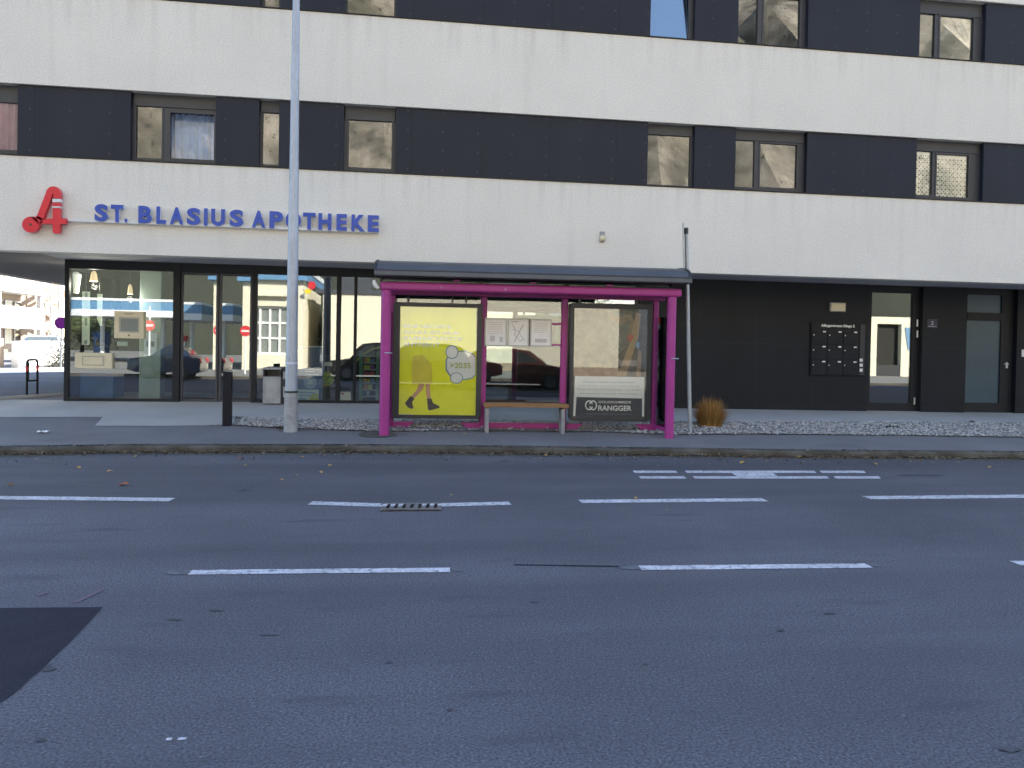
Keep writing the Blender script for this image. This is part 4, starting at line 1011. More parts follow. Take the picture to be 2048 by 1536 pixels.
# lower rails and their sloping feet
def rail(a0, a1, px0, px1, name='bottom_rail'):
    z0, z1 = sS(*px0, BD)[1], sS(*px1, BD)[1]
    return sbox(MB(), a0, a1, BD-.06, BD+.0, min(z0, z1), max(z0, z1)).build(name, 'magenta', sh, bev=.006)
rail(rear[1]+.056, rear[2]-.056, (1050, 856), (1050, 845.5))
def gusset(x0, x1, x2, y0, y1):
    P = [sS(x0, y0, BD-.02), sS(x1, y0, BD-.02), sS(x2, y1, BD-.02), sS(x0, y1, BD-.02)]
    MB().prism([tuple(S(a, BD-.07, z)) for a, z in P], SN*.04).build('gusset', 'magenta', sh, bev=.004)
gusset(784, 830, 812, 843, 856); gusset(960, 921, 936, 845, 857)
gusset(1133, 1166, 1150, 847, 859); gusset(1306, 1268, 1284, 848, 861)
# glass
def sglass(a0, a1, z0, z1, name='rear_glass'): sbox(MB(), a0, a1, BD-.005, BD+.005, z0, z1).build(name, 'glass_clear', sh)
zgl = sS(1050, 845, BD)[1]
sglass(rear[1]+.056, rear[2]-.056, zgl+.001, ZT-.06)
sglass(rear[0]+.05, rear[1]-.056, sS(870, 838, BD)[1], ZT-.06); sglass(rear[2]+.056, rear[3]-.05, sS(1220, 842, BD)[1], ZT-.06)
for a in (0., SL):
    a2 = rear[0] if a == 0 else rear[3]
    s0, s1 = S(a, .08, 0), S(a2, BD-.055, 0); z = gS(a, .5)
    d = (s1-s0)/2; L_ = np.linalg.norm(d); nn = np.array([-d[1], d[0], 0])/L_
    MB().obox((s0+s1)/2+[0, 0, z+.12+.90], d, nn*.005, (0, 0, .90)).build('side_glass', 'glass_clear', sh)
    MB().obox((s0+s1)/2+[0, 0, z+.09], d, nn*.025, (0, 0, .025)).build('side_rail', 'magenta', sh)
# rails that carry the timetable boards
for y0, y1 in ((646, 650), (688, 692)):
    z0, z1 = sS(1115, y1, BD-.06)[1], sS(1115, y0, BD-.06)[1]
    sbox(MB(), rear[1]+.056, rear[2]-.056, BD-.075, BD-.051, z0, z1).build('board_rail', 'magenta', sh)

# ------------------------------------------------------------------ timetable boards
BT = BD-.085
def board(x0, x1, y0, y1, label, kind):
    (a0, z1), (a1, z0) = sS(x0, y0, BT), sS(x1, y1, BT)
    o = empty('timetable_board', S((a0+a1)/2, BT, z0), label, 'notice board', 'timetable boards in the bus shelter')
    f = MB(); t = .022
    for q in ((a0, a0+t, z0, z1), (a1-t, a1, z0, z1), (a0+t, a1-t, z0, z0+t), (a0+t, a1-t, z1-t, z1)): sbox(f, q[0], q[1], BT-.015, BT+.008, q[2], q[3])
    f.build('frame', 'paper_frame', o, bev=.003)
    sh_ = sbox(MB(), a0+t, a1-t, BT-.005, BT+.005, z0+t, z1-t).build('sheet', 'paper', o)
    def ink(u0, u1, v0, v1, m):
        A0, A1 = a0+t+(a1-a0-2*t)*u0, a0+t+(a1-a0-2*t)*u1; Z0, Z1 = z0+t+(z1-z0-2*t)*v0, z0+t+(z1-z0-2*t)*v1
        sbox(MB(), A0, A1, BT-.0065, BT-.005, Z0, Z1).build('print', m, sh_)
    if kind == 0:
        for k in range(7): ink(.12, .85, .86-.07*k, .875-.07*k, 'paper_print')
        ink(.22, .45, .14, .36, 'paper_print'); ink(.70, .86, .12, .32, 'paper_print')
    elif kind == 1:
        pm_ = MB()
        for pts, wd in (([(.15, .85), (.35, .6), (.3, .4), (.55, .2)], .03), ([(.3, .12), (.5, .45), (.75, .8)], .035), ([(.2, .62), (.5, .55), (.8, .2)], .02), ([(.55, .15), (.85, .25)], .03)):
            P = thickline([(a0+t+(a1-a0-2*t)*u, (z0+t+(z1-z0-2*t)*v)) for u, v in pts], wd*.5)
            pm_.prism([tuple(S(u, BT-.0065, v)) for u, v in P], SN*.0015)
        pm_.build('map_print', 'paper_print', sh_)
        ink(.1, .5, .9, .95, 'paper_print')
    else:
        for k in range(6): ink(.15, .85, .88-.075*k, .895-.075*k, 'paper_print')
        ink(.2, .8, .12, .26, 'paper_print')
board(969.5, 1013.5, 635.5, 693, 'framed white timetable next to the poster of walking legs, two print blots at its bottom', 0)
board(1015.5, 1057.5, 636.5, 693.5, 'framed white route map between the two framed timetables', 1)
board(1060.5, 1103.5, 637.5, 694, 'framed timetable with rows of print, next to the dark goldsmith poster', 2)

# ------------------------------------------------------------------ bench
bb = BD-.30
(a0, zs1), (a1, zs0) = sS(968, 806.5, bb-.17), sS(1138, 817.5, bb-.17)
o = empty('shelter_bench', S((a0+a1)/2, bb, gS((a0+a1)/2, bb)), 'wooden plank bench on two pale legs inside the bus shelter', 'bench')
seat = MB()
for k in range(3): sbox(seat, a0, a1, bb-.17+.115*k, bb-.17+.115*k+.105, zs0+.012, zs1-.002)
sbox(seat, a0+.04, a0+.10, bb-.16, bb+.16, zs0-.012, zs0+.0115); sbox(seat, a1-.10, a1-.04, bb-.16, bb+.16, zs0-.012, zs0+.0115)
seat.build('seat', 'wood', o, bev=.005)
for a in (a0+.055, a1-.09):
    z = gS(a, bb-.15)
    sbox(MB(), a-.03, a+.03, bb-.165, bb+.15, z-.02, zs0-.013).build('leg', 'concrete_leg', o, bev=.015)

# ------------------------------------------------------------------ advertising cases
BC = BD-.16
def case(x0, x1, y0, y1, label, paper):
    """outer frame in photo pixels; paper = poster rectangle in photo pixels"""
    (a0, z1), (a1, z0) = sS(x0, y0, BC), sS(x1, y1, BC)
    o = empty('poster_case', S((a0+a1)/2, BC, z0), label, 'poster', 'lit poster cases of the bus shelter')
    (p0, q1), (p1, q0) = sS(paper[0], paper[1], BC), sS(paper[2], paper[3], BC)
    r = .07; z_ = lambda a, z: tuple(S(a, BC, z))
    out = [(a0+r*(1-math.sin(t)), z0+r*(1-math.cos(t))) for t in (0, .5, 1.05, 1.57)][::1]
    bl = [(a0+r-r*math.sin(t), z0+r-r*math.cos(t)) for t in (1.57, 1.05, .5, 0)]; brr = [(a1-r+r*math.sin(t), z0+r-r*math.cos(t)) for t in (0, .5, 1.05, 1.57)]
    tr = [(a1-.03+.03*math.cos(t), z1-.03+.03*math.sin(t)) for t in (0, .8, 1.57)]; tl = [(a0+.03-.03*math.cos(t), z1-.03+.03*math.sin(t)) for t in (1.57, .8, 0)]
    MB().prism([tuple(S(a, BC+.02, z)) for a, z in bl+brr+tr+tl], SN*.10).build('back', 'case_dark', o)
    ring = bl+brr+tr+tl; n = len(ring)
    inn = []
    for a, z in ring: inn.append((min(max(a, p0), p1), min(max(z, q0), q1)))
    vs = [S(a, BC-.015, z) for a, z in ring]+[S(a, BC-.015, z) for a, z in inn]+[S(a, BC+.0195, z) for a, z in ring]+[S(a, BC+.0195, z) for a, z in inn]
    fs = []
    for i in range(n):
        j = (i+1) % n; fs += [(i, j, n+j, n+i), (2*n+i, 2*n+j, j, i), (n+i, n+j, 3*n+j, 3*n+i), (2*n+i, 3*n+i, 3*n+j, 2*n+j)]
    MB().add(vs, fs).build('frame', 'case_dark', o)
    sbox(MB(), p0-.01, p1+.01, BC-.003, BC+.001, q0-.01, q1+.01).build('cover_glass', 'glass_case', o)
    return o
BPZ = BC+.012
def art(px, m, name, parent, lift=.001, pts=None):
    P = pts or [sS(x, y, BPZ) for x, y in px]
    return MB().prism([tuple(S(a, BPZ-lift, z)) for a, z in P], SN*.0006).build(name, m, parent)
def ell(cx, cy, rx, ry, n=24): return [(cx+rx*math.cos(6.2832*k/n), cy+ry*math.sin(6.2832*k/n)) for k in range(n)]
def ptext(txt, x0, x1, y0, y1, m, name, parent, lift=.002, bold=.02):
    (a, z1), (b, z0) = sS(x0, y0, BPZ), sS(x1, y1, BPZ)
    return MB().text(txt, S(a, BPZ-lift, z0), SU, Z_, 1.0, SN*.0006, bold, b-a, z1-z0).build(name, m, parent)
c1 = case(787.5, 961, 604, 838.5, 'yellow green poster of walking legs in boots inside a dark case', (801, 612.5, 951, 831))
ps = art([(798, 610), (953, 611), (952, 834), (797, 833)], 'poster_lime', 'poster', c1, 0)
for t_, x0, x1, y0, y1, m in (('EINE NÄCHSTE', 808.5, 902, 646.5, 657.5, 'poster_white'), ('SÄULE IST NUR', 808.5, 920, 659.5, 670, 'poster_white'), ('KLIMASCHRITTE', 808.5, 924, 672, 682, 'poster_white'), ('ENTFERNT', 808.5, 880, 684.5, 694.5, 'poster_white')):
    ptext(t_, x0, x1, y0, y1, m, 'slogan', ps)
art([(826, 712), (846, 710), (851, 716), (863, 728), (865, 755), (863, 768), (824, 768), (823, 735)], 'poster_gold', 'skirt', ps)
art([(838, 768), (849, 768), (846, 778), (836, 789), (828, 797), (822, 793), (832, 782)], 'poster_skin', 'leg', ps, .0012)
art([(851, 768), (860, 768), (860, 780), (862, 799), (855, 800), (852, 786)], 'poster_skin', 'leg', ps, .0012)
art([(821, 792), (829, 797), (824, 805), (827, 815), (824, 818), (816, 815), (810, 807), (813, 802)], 'poster_boot', 'boot', ps, .0014)
art([(854, 797), (863, 797), (866, 806), (879, 812.5), (879, 816), (860, 821), (856, 819)], 'poster_boot', 'boot', ps, .0014)
art([(916, 702), (930, 701), (947, 707), (951, 714), (951, 751), (945, 757), (930, 760), (916, 760), (899, 752), (891, 740), (891, 720), (897, 708)], 'poster_blue', 'badge_rim', ps, .0012)
art([(916, 704), (930, 703), (945, 709), (950, 715), (950, 749), (944, 755), (930, 758), (916, 757), (901, 750), (894, 738), (894, 721), (899, 710)], 'poster_white', 'badge', ps, .0016)
art(ell(904, 704, 13, 14), 'poster_blue', 'badge_disc_rim', ps, .0018); art(ell(904, 704, 11, 12), 'poster_white', 'badge_disc', ps, .0022)
art(ell(913, 756, 13, 11.5), 'poster_blue', 'badge_disc_rim', ps, .0018); art(ell(913, 756, 11.3, 10), 'poster_white', 'badge_disc', ps, .0022)
ptext('>2035', 900, 941, 725, 737, 'poster_green', 'year', ps, .0026)
art([(797, 828), (827.5, 828.5), (827.5, 835), (797, 835)], 'paper', 'corner_label', ps, .003)
c2 = case(1142.5, 1300, 605.5, 843.5, 'dark goldsmith poster with white text panel and goldsmith lettering inside a dark case', (1149, 616, 1291, 838))
ps = art([(1146, 614), (1294, 616), (1292, 840), (1144, 838)], 'poster_brown', 'poster', c2, 0)
art([(1215, 620), (1265, 632), (1268, 670), (1248, 700), (1232, 711), (1219, 706), (1215, 680)], 'poster_stone', 'stone_shape', ps)
art([(1272, 625), (1282, 628), (1276, 675), (1252, 752), (1234, 752), (1258, 690)], 'poster_handle', 'tool_handle', ps, .0014)
art([(1277, 700), (1283, 702), (1281, 752), (1272, 752)], 'poster_handle', 'tool_handle', ps, .0014)
art([(1218, 625), (1240, 634), (1262, 628), (1270, 650), (1256, 672), (1262, 640), (1240, 650), (1222, 640)], 'poster_hand', 'fingers', ps, .0012)
art([(1258, 668), (1268, 672), (1262, 684), (1254, 680)], 'pack_red', 'gem', ps, .0016); art([(1272, 682), (1279, 686), (1278, 698), (1271, 694)], 'poster_blue', 'gem', ps, .0016)
art([(1150, 752), (1289, 754), (1288, 833), (1284, 833), (1284, 797), (1153, 794), (1150.5, 832), (1146, 832)], 'poster_white', 'text_panel', ps, .0012)
art([(1153, 794), (1284, 797), (1284, 838), (1151, 837)], 'poster_slate', 'name_panel', ps, .0014)
for t_, x0, x1, y0, y1 in (('Schmuck ist immer etwas Besonderes', 1166, 1270, 761.5, 766), ('und wird bei uns mit viel Liebe gefertigt', 1158, 1279, 769, 773.5), ('Ringe, Ketten und Anhänger von Hand', 1155, 1281, 777, 781.5), ('gemacht in unserer Werkstatt', 1160, 1276, 785, 789.5)):
    ptext(t_, x0, x1, y0+.4, y1+.4, 'poster_inkgrey', 'small_print', ps, .0026, .002)
ptext('GOLDSCHMIEDE', 1197, 1262, 801.5, 807, 'poster_white', 'name', ps, .0026, .015)
ptext('RANGGER', 1196.5, 1263, 810.5, 822, 'poster_white', 'name', ps, .0026, .025)
ptext('SCHMUCK & WERKSTATT IN INNSBRUCK', 1172, 1263, 826.5, 829.5, 'poster_inkgrey', 'subtitle', ps, .0026, .002)
for cx in (1178, 1186):
    P = ell(cx, 810.5, 8, 10, 24); Q = ell(cx, 810.5, 5.6, 7.4, 24); m = MB()
    for k in range(24):
        j = (k+1) % 24
        if (cx == 1178 and abs(k-0) in (23, 0)) or (cx == 1186 and k in (11, 12)): continue
        quad = [sS(*P[k], BPZ), sS(*P[j], BPZ), sS(*Q[j], BPZ), sS(*Q[k], BPZ)]
        m.prism([tuple(S(a, BPZ-.0026-.0002*(cx > 1180), z)) for a, z in quad], SN*.0005)
    m.build('logo_ring', 'poster_white', ps)
# slats that hold the first case under the beam
for x0 in (816, 905, 933):
    a, z = sS(x0, 598, BC); sbox(MB(), a-.012, a+.012, BC+.03, BC+.06, sS(x0, 605, BC)[1], ZT).build('hanger', 'case_dark', c1)
for x0 in (1160, 1275):
    a, z = sS(x0, 598, BC); sbox(MB(), a-.02, a+.02, BC+.03, BC+.06, sS(x0, 607, BC)[1], ZT).build('hanger', 'case_dark', c2)

# ------------------------------------------------------------------ fallen leaves
def leaf_mesh(m):
    mb = MB(); n = 7; L, R = [], []
    for i in range(n):
        t = i/(n-1); wv = .5*math.sin(math.pi*min(1, t*.92+.06))**.8; L.append((-wv, t-.5, .22*(wv)+.10*math.sin(5*t))); R.append((wv, t-.5, .25*wv+.10*math.sin(5*t)))
    mid = [(0, i/(n-1)-.5, .10*math.sin(5*i/(n-1))) for i in range(n)]
    mb.sheet([L, mid, R]); ob = mb.build('fallen_leaf', m); return ob
protos = {m: leaf_mesh(m) for m in ('leaf_yellow', 'leaf_brown', 'leaf_orange')}
LAB = {'leaf_yellow': 'pale yellow fallen leaf lying on the asphalt near the kerb', 'leaf_brown': 'small brown curled fallen leaf lying near the kerb', 'leaf_orange': 'orange fallen leaf lying near the kerb'}
used = set()
def leaf(px, py, m, s):
    p = onZ(px, py, 0)
    if p[1] > yk(p[0]): p = onG(px, py)
    o = protos[m]
    if m in used: o = o.copy(); C.objects.link(o)
    used.add(m)
    o.location = (p[0], p[1], p[2]+.012); o.scale = (s, s*rnd.uniform(1, 1.4), s); o.rotation_euler = (rnd.uniform(-.14, .14), rnd.uniform(-.14, .14), rnd.uniform(0, 6.28))
    return tag(o, LAB[m], 'leaf', {'leaf_yellow': 'yellow fallen leaves', 'leaf_brown': 'brown fallen leaves', 'leaf_orange': 'orange fallen leaves'}[m])
for px, py, s in ((246, 971, .085), (482, 902, .075)): leaf(px, py, 'leaf_orange', s)
for px, py, s in ((157, 937, .06), (221, 944, .06), (432, 928, .05), (490, 932, .045), (565, 961, .045), (646, 913, .06), (642, 946, .05), (660, 932, .05), (592, 952, .05), (272, 891, .05), (604, 896, .05), (1486, 912, .09), (1600, 916, .08), (1090, 912, .06), (1268, 999, .07), (1084, 902, .05), (1640, 893, .06), (1490, 893, .07), (903, 992, .03), (1333, 1022, .03), (930, 869, .05), (955, 872, .04), (1750, 915, .06), (1980, 936, .05), (1240, 903, .04)): leaf(px, py, 'leaf_yellow', s)
for px, py, s in ((22, 971, .07), (386, 948, .03), (170, 912, .05), (1360, 915, .06), (1745, 912, .05), (880, 911, .05), (820, 922, .06), (1840, 906, .05), (560, 863, .05), (1000, 912, .04), (1180, 914, .05), (1900, 917, .06), (700, 908, .06), (330, 910, .05), (1430, 918, .05), (60, 915, .06)): leaf(px, py, 'leaf_brown', s)

# ================================================================== BEHIND THE PASSAGE
BXF = -27.0
def bY(px, py=640): return float(onX(px, py, BXF)[1])
def bZ(px, py): return float(onX(px, py, BXF)[2])
# side street, its kerb line and the pale strip beyond the shade
structure(MB().sheet([[(-60, 19.2, zf(0)+.006), (-9.2, 15.9, zf(0)+.006), (-6.1, 18.2, zf(0)+.006), (-5.9, 30, zf(0)+.006)], [(-60, 27.2, zf(0)+.006), (-12.6, 27.2, zf(0)+.006), (-10.8, 29.4, zf(0)+.006), (-8, 31, zf(0)+.006)]]), 'side_street', 'asphalt')
s0, s1 = onZ(-60, 803, .41), onZ(140, 789.5, .41)
structure(MB().prism([(s0[0], s0[1], .407), (s1[0], s1[1], .407), (s1[0], s1[1]+.14, .407), (s0[0], s0[1]+.16, .407)], (0, 0, .05)), 'side_kerb', 'concrete')
structure(MB().sheet([[(-60, 27.3, zf(0)+.01), (-12.5, 27.3, zf(0)+.01), (-9, 31.2, zf(0)+.01)], [(-60, 31.5, zf(0)+.01), (-14.0, 31.5, zf(0)+.01), (-10, 38.5, zf(0)+.01)]]), 'sunlit_path', 'white_wall')
# low white yard wall
w0, w1, w2 = onZ(10, 735, .4), onZ(84, 729, .4), onZ(134, 725, .4)
h = float(onX(60, 687, w0[0])[2])
o = empty('yard_wall', w0, 'low white yard wall glaring in the sun behind the passage', 'wall')
MB().prism([(w0[0]+.6, w0[1]-.3, .35), (w2[0], w2[1], .35), (w2[0]-.22, w2[1], .35), (w0[0]+.35, w0[1]-.3, .35)], (0, 0, 1.0)).build('wall', 'white_wall', o, bev=.01)
MB().prism([(w0[0]+.62, w0[1]-.3, 1.351), (w2[0]+.02, w2[1], 1.351), (w2[0]-.25, w2[1], 1.351), (w0[0]+.32, w0[1]-.3, 1.351)], (0, 0, .05)).build('coping', 'white_wall', o)
MB().box(w0[0]-1.6, w0[0]+.10, w0[1]-1.0, w0[1]-.32, .35, 1.50).build('pillar', 'brown_wall', o)
bh = MB()
b0 = np.array([-13.4, 33.2, .4])
for i in range(5000):
    q = rnd.random(); c = b0+[rnd.gauss(0, .25)+q*.9, q*4+rnd.gauss(0, .3), abs(rnd.gauss(0, .42))*(1.2)]
    u = np.array([rnd.gauss(0, 1), rnd.gauss(0, 1), rnd.gauss(0, 1)]); u *= .045/np.linalg.norm(u); v = np.cross(u, [.2, .5, .8])*.6
    bh.add([c-u, c+v, c+u, c-v], [(0, 1, 2, 3)])
tag(bh.build('hedge', mat('hedge_grey', (.1, .1, .08), .9, island=[(.10, .11, .085), (.16, .15, .12), (.07, .075, .06)]), org=tuple(b0)), 'low greyish hedge in front of the white yard wall behind the passage', 'hedge')
# balcony building
bal = empty('balcony_house', (BXF-3, bY(40), .4), 'sunlit house with white balconies and an outside stair seen through the passage', 'building')
y0, y1, y2 = 40.0, bY(88), bY(134)
MB().box(BXF-9, BXF-1.6, y0, y1, .3, 9.6).build('wall', 'brown_wall', bal)
lv_ = [(bZ(0, 650), bZ(0, 608)), (bZ(0, 575), bZ(0, 546)+.15)]
for i, (z0, z1) in enumerate(lv_):
    MB().box(BXF-1.6, BXF, y0, y1, z0-.18, z0).build('balcony_slab', 'white_wall', bal)
    n = 4
    for k in range(n):
        zz = z0+.06+(z1-z0-.06)*k/n; MB().box(BXF-.05, BXF-.01, y0, y1, zz, zz+(z1-z0)/n-.07).build('railing_board', 'white_wall', bal)
    for k in range(9):
        yy = y0+(y1-y0-.2)*k/8; MB().box(BXF-.12, BXF-.051, yy, yy+.16, z0, z1).build('railing_post', 'white_wall', bal)
for k in range(5):
    yy = y0+(y1-y0-.3)*k/4; MB().box(BXF-.4, BXF-.121, yy, yy+.28, .3, 9.2).build('column', 'white_wall', bal)
MB().box(BXF-9.4, BXF+.5, y0-.4, y1+.3, 9.2, 9.6).build('roof', 'brown_wood', bal)
for z in (1.0, lv_[0][0]+.05, lv_[1][0]+.05):
    for k, m in enumerate(('house_glass', 'cream_box', 'house_glass', 'house_glass', 'cream_wall', 'house_glass')):
        yy = bY(-30)+(y1-bY(-30))*k/6+.25
        wn = MB().box(BXF-1.59, BXF-1.55, yy, yy+1.0, z, z+1.75).build('window', m, bal)
        MB().frame(0, 1, 0, .04, 0, 1, .08) if 0 else None
        MB().box(BXF-1.55, BXF-1.50, yy-.09, yy, z-.08, z+1.83).box(BXF-1.55, BXF-1.50, yy, yy+1.0, z+1.75, z+1.83).build('window_frame', 'white_wall', wn)
# stair tower with slanting beams
MB().box(BXF-5, BXF-1.7, y1+.02, y2+2, .3, 8.6).build('stair_wall', 'brown_wall', bal)
for (a, b_, c, d, wd, m) in ((90, 652, 133, 626, .55, 'brown_wood'), (88, 640, 133, 614, .16, 'cream_wall'), (90, 612, 134, 586, .5, 'brown_wood'), (90, 603, 134, 578, .18, 'cream_wall'),
                             (92, 686, 134, 660, .6, 'brown_wood'), (100, 622, 128, 640, .2, 'cream_wall'), (98, 588, 130, 570, .3, 'brown_wood'), (94, 596, 122, 612, .18, 'brown_wood'), (96, 655, 126, 676, .2, 'cream_wall'), (92, 672, 134, 646, .14, 'white_wall')):
    p0, p1 = onX(a, b_, BXF), onX(c, d, BXF); dd = (p1-p0)/2; L_ = np.linalg.norm(dd); nn = np.array([0, -dd[2], dd[1]])/L_
    off = rnd.uniform(-.9, -.05); MB().obox((p0+p1)/2+[off, 0, 0], dd, (.07, 0, 0), nn*wd/2).build('stair_beam', m, bal)
for px in (89, 104, 120): yy = bY(px); MB().box(BXF-.2, BXF-.04, yy, yy+.16, .3, 8.5).build('stair_post', 'white_wall', bal)
# pale shrubs and a fence as uprights in front of the house
for px in (64, 70, 76, 82, 88, 94, 100, 106): pass
p = onY(122.5, 646, 30); g0 = np.array([p[0], 30, .41])
o = empty('round_sign_post', g0, 'purple round sign on a thin post beyond the shop corner', 'sign')
MB().tube([tuple(g0), (g0[0], 30, p[2]+.2)], .03, 10).build('post', 'zinc', o)
dn = np.array([.45, -.89, 0.]); du = np.array([.89, .45, 0.])
MB().disc(np.array([p[0], 30, p[2]])+dn*.035, .21, du, Z_, -dn*.012).build('disc', 'purple_sign', o)
MB().ring(np.array([p[0], 30, p[2]])+dn*.036, .18, .21, du, Z_, dn*.006).build('rim', 'purple_sign', o)
def car(loc, rot, body, label, L=4.3, W=1.72, Hc=1.47, gl='house_glass'):
    o = empty('parked_car', loc, label, 'car'); R = Matrix.Rotation(rot, 3, 'Z')
    P = lambda x, y, z: tuple(np.array(loc)+np.array(R @ Vector((x, y, z))))
    prof = [(-L/2, .35), (-L/2+.02, .62), (-L/2+.12, .80), (-L/2+.95, .93), (L/2-.62, .98), (L/2-.12, .93), (L/2, .70), (L/2-.02, .34), (L/2-.35, .24), (-L/2+.35, .24)]
    top = [(-L/2+.95, .93), (-L/2+1.62, Hc-.06), (-L/2+2.1, Hc), (L/2-1.25, Hc-.01), (L/2-.75, Hc-.12), (L/2-.42, .98)]
    m = MB()
    for ys_, sc in ((-W/2, 1), (W/2, 1)): pass
    def loft(secs, mb):
        n = len(secs[0]); vs = [p for s in secs for p in s]; fs = [(i*n+k, i*n+(k+1) % n, (i+1)*n+(k+1) % n, (i+1)*n+k) for i in range(len(secs)-1) for k in range(n)]
        fs += [tuple(range(n)), tuple((len(secs)-1)*n+k for k in range(n))]; mb.add(vs, fs)
    loft([[P(x*(1-.03*q), y, z*(1-.02*q)+.01*q) for x, z in prof] for y, q in ((-W/2, 2.2), (-W/2+.06, .6), (-W/2+.25, 0), (W/2-.25, 0), (W/2-.06, .6), (W/2, 2.2))], m)
    m.build('body', body, o, smooth=True)
    cb = MB(); loft([[P(x, y*(1-.13*max(0, (z-.95)/.5)), z) for x, z in top] for y in (-W/2+.07, W/2-.07)], cb); cb.build('cabin', body, o, smooth=True)
    for s in (-1, 1):
        y_ = lambda z: s*((W/2-.07)*(1-.13*max(0, (z-.95)/.5))+.004)
        for seg in ([(-L/2+1.2, 1.0), (-L/2+1.72, Hc-.13), (-.05, Hc-.10), (-.05, 1.0)], [(.03, 1.0), (.03, Hc-.10), (L/2-1.28, Hc-.12), (L/2-.75, 1.02)]):
            MB().prism([P(x, y_(z), z) for x, z in seg], np.array(R @ Vector((0, s*.006, 0)))).build('side_window', gl, o)
        for x in (-L/2+.82, L/2-.80):
            wv = np.array(R @ Vector((0, s, 0))); uu = np.array(R @ Vector((1, 0, 0))); cc = np.array(P(x, s*(W/2-.17), .31))
            wh = MB().disc(cc, .31, uu, Z_, wv*.19).build('wheel', 'tyre', o, bev=.02)
            MB().disc(cc+wv*.191, .20, uu, Z_, wv*.012).build('rim', 'rim_grey', wh)
        MB().prism([P(-L/2+.03, s*.52, .60), P(-L/2+.03, s*.80, .60), P(-L/2+.09, s*.80, .74), P(-L/2+.09, s*.52, .74)], np.array(R @ Vector((-.02, 0, 0)))).build('headlight', 'white_plastic', o)
        MB().prism([P(L/2-.015, s*.56, .72), P(L/2-.015, s*.82, .72), P(L/2-.08, s*.82, .90), P(L/2-.08, s*.56, .90)], np.array(R @ Vector((.03, 0, 0)))).build('tail_light', 'sign_red', o)
    for (xa, za, xb, zb__) in ((-L/2+1.0, .97, -L/2+1.58, Hc-.09), (L/2-.46, 1.02, L/2-.74, Hc-.14)):
        MB().prism([P(xa, -W/2+.17, za+.02), P(xa, W/2-.17, za+.02), P(xb, W/2-.25, zb__+.02), P(xb, -W/2+.25, zb__+.02)], np.array(R @ Vector((-.01 if xa < 0 else .01, 0, .01)))).build('windscreen', gl, o)
    return o
car((-17.0, 41.5, .16), math.radians(113), 'car_pale', 'pale parked car whose roof shows above the white yard wall', gl='car_glass_pale')

# ================================================================== ACROSS THE STREET (seen in the glass)
V = lambda px, py, Y: onY(px, py, 2*(YG+.05)-Y)
vx = lambda px, Y, py=680: float(V(px, py, Y)[0])
vz = lambda px, py, Y: float(V(px, py, Y)[2])
# petrol station canopy
Yc = -20.0
o = empty('station_canopy', (vx(250, Yc), Yc-4, 0), 'blue and white petrol station canopy reflected in the glass next to the corner post', 'canopy')
xa, xb = vx(160, Yc), vx(436, Yc); z1, z0 = vz(250, 597, Yc), vz(250, 633, Yc); zz = z1-z0
def stripz(f0, f1, m, nm, dy):
    Z0, Z1 = z0+zz*f0, z0+zz*f1
    end = [(xa-1.15*math.sin(t), Yc-dy-1.15*(1-math.cos(t))) for t in (0, .4, .8, 1.2, 1.57)]
    out = [(xb, Yc-dy)]+[(p[0], p[1]) for p in end]+[(xa-1.15, Yc-9)]+[(xb, Yc-9)]
    MB().prism([(x, y, Z0) for x, y in out], (0, 0, Z1-Z0)).build(nm, m, o)
stripz(.86, 1.0, 'canopy_white', 'top_trim', 0); stripz(.36, .86, 'canopy_blue', 'fascia', .04); stripz(0, .36, 'canopy_white', 'lower_trim', 0)
MB().text('STATION', (vx(345, Yc), Yc-.02, z0+zz*.42), -X_, Z_, 1, (0, .02, 0), .02, 2.2, zz*.36).build('lettering', 'canopy_white', o) if 0 else None
for x in (xa+.3, (xa+xb)/2, xb-1.2): MB().tube([(x, Yc-3, 0), (x, Yc-3, z0)], .14, 14).build('column', 'canopy_white', o)
for px in (300, 318, 332): MB().box(vx(px+9, Yc), vx(px, Yc), Yc-.04, Yc-.02, z0+zz*.46, z0+zz*.74).build('mark', 'canopy_white', o) if 0 else None
def emblem(px, py, Y, par):
    c = V(px, py, Y); r = .21
    MB().disc((c[0]+.08, Y+.03, c[2]+.12), r, X_, Z_, (0, .03, 0), 20, 1.1).build('emblem_red', 'sign_red', par)
    MB().disc((c[0]-.12, Y+.06, c[2]-.22), r*.9, X_, Z_, (0, .03, 0), 20, .7).build('emblem_yellow', 'sign_yellow', par)
emblem(391, 621, Yc, o)
for px, m in ((205, 'display_blue'), (305, 'white_plastic'), (395, 'sign_red')):
    x = vx(px, Yc-3.5); pu = empty('fuel_pump', (x, Yc-3.5, 0), {205: 'dark blue fuel pump under the reflected canopy', 305: 'white fuel pump under the reflected canopy', 395: 'red topped fuel pump under the reflected canopy'}[px], 'fuel pump')
    MB().box(x-.4, x+.4, Yc-3.8, Yc-3.2, .02, 1.6).build('body', 'white_plastic' if px == 395 else m, pu, bev=.03)
    MB().box(x-.45, x+.45, Yc-3.85, Yc-3.15, 1.601, 1.95).build('head', m, pu, bev=.03)
    MB().box(x-.25, x+.25, Yc-3.2, Yc-3.18, 1.05, 1.4).build('screen', 'house_glass', pu)
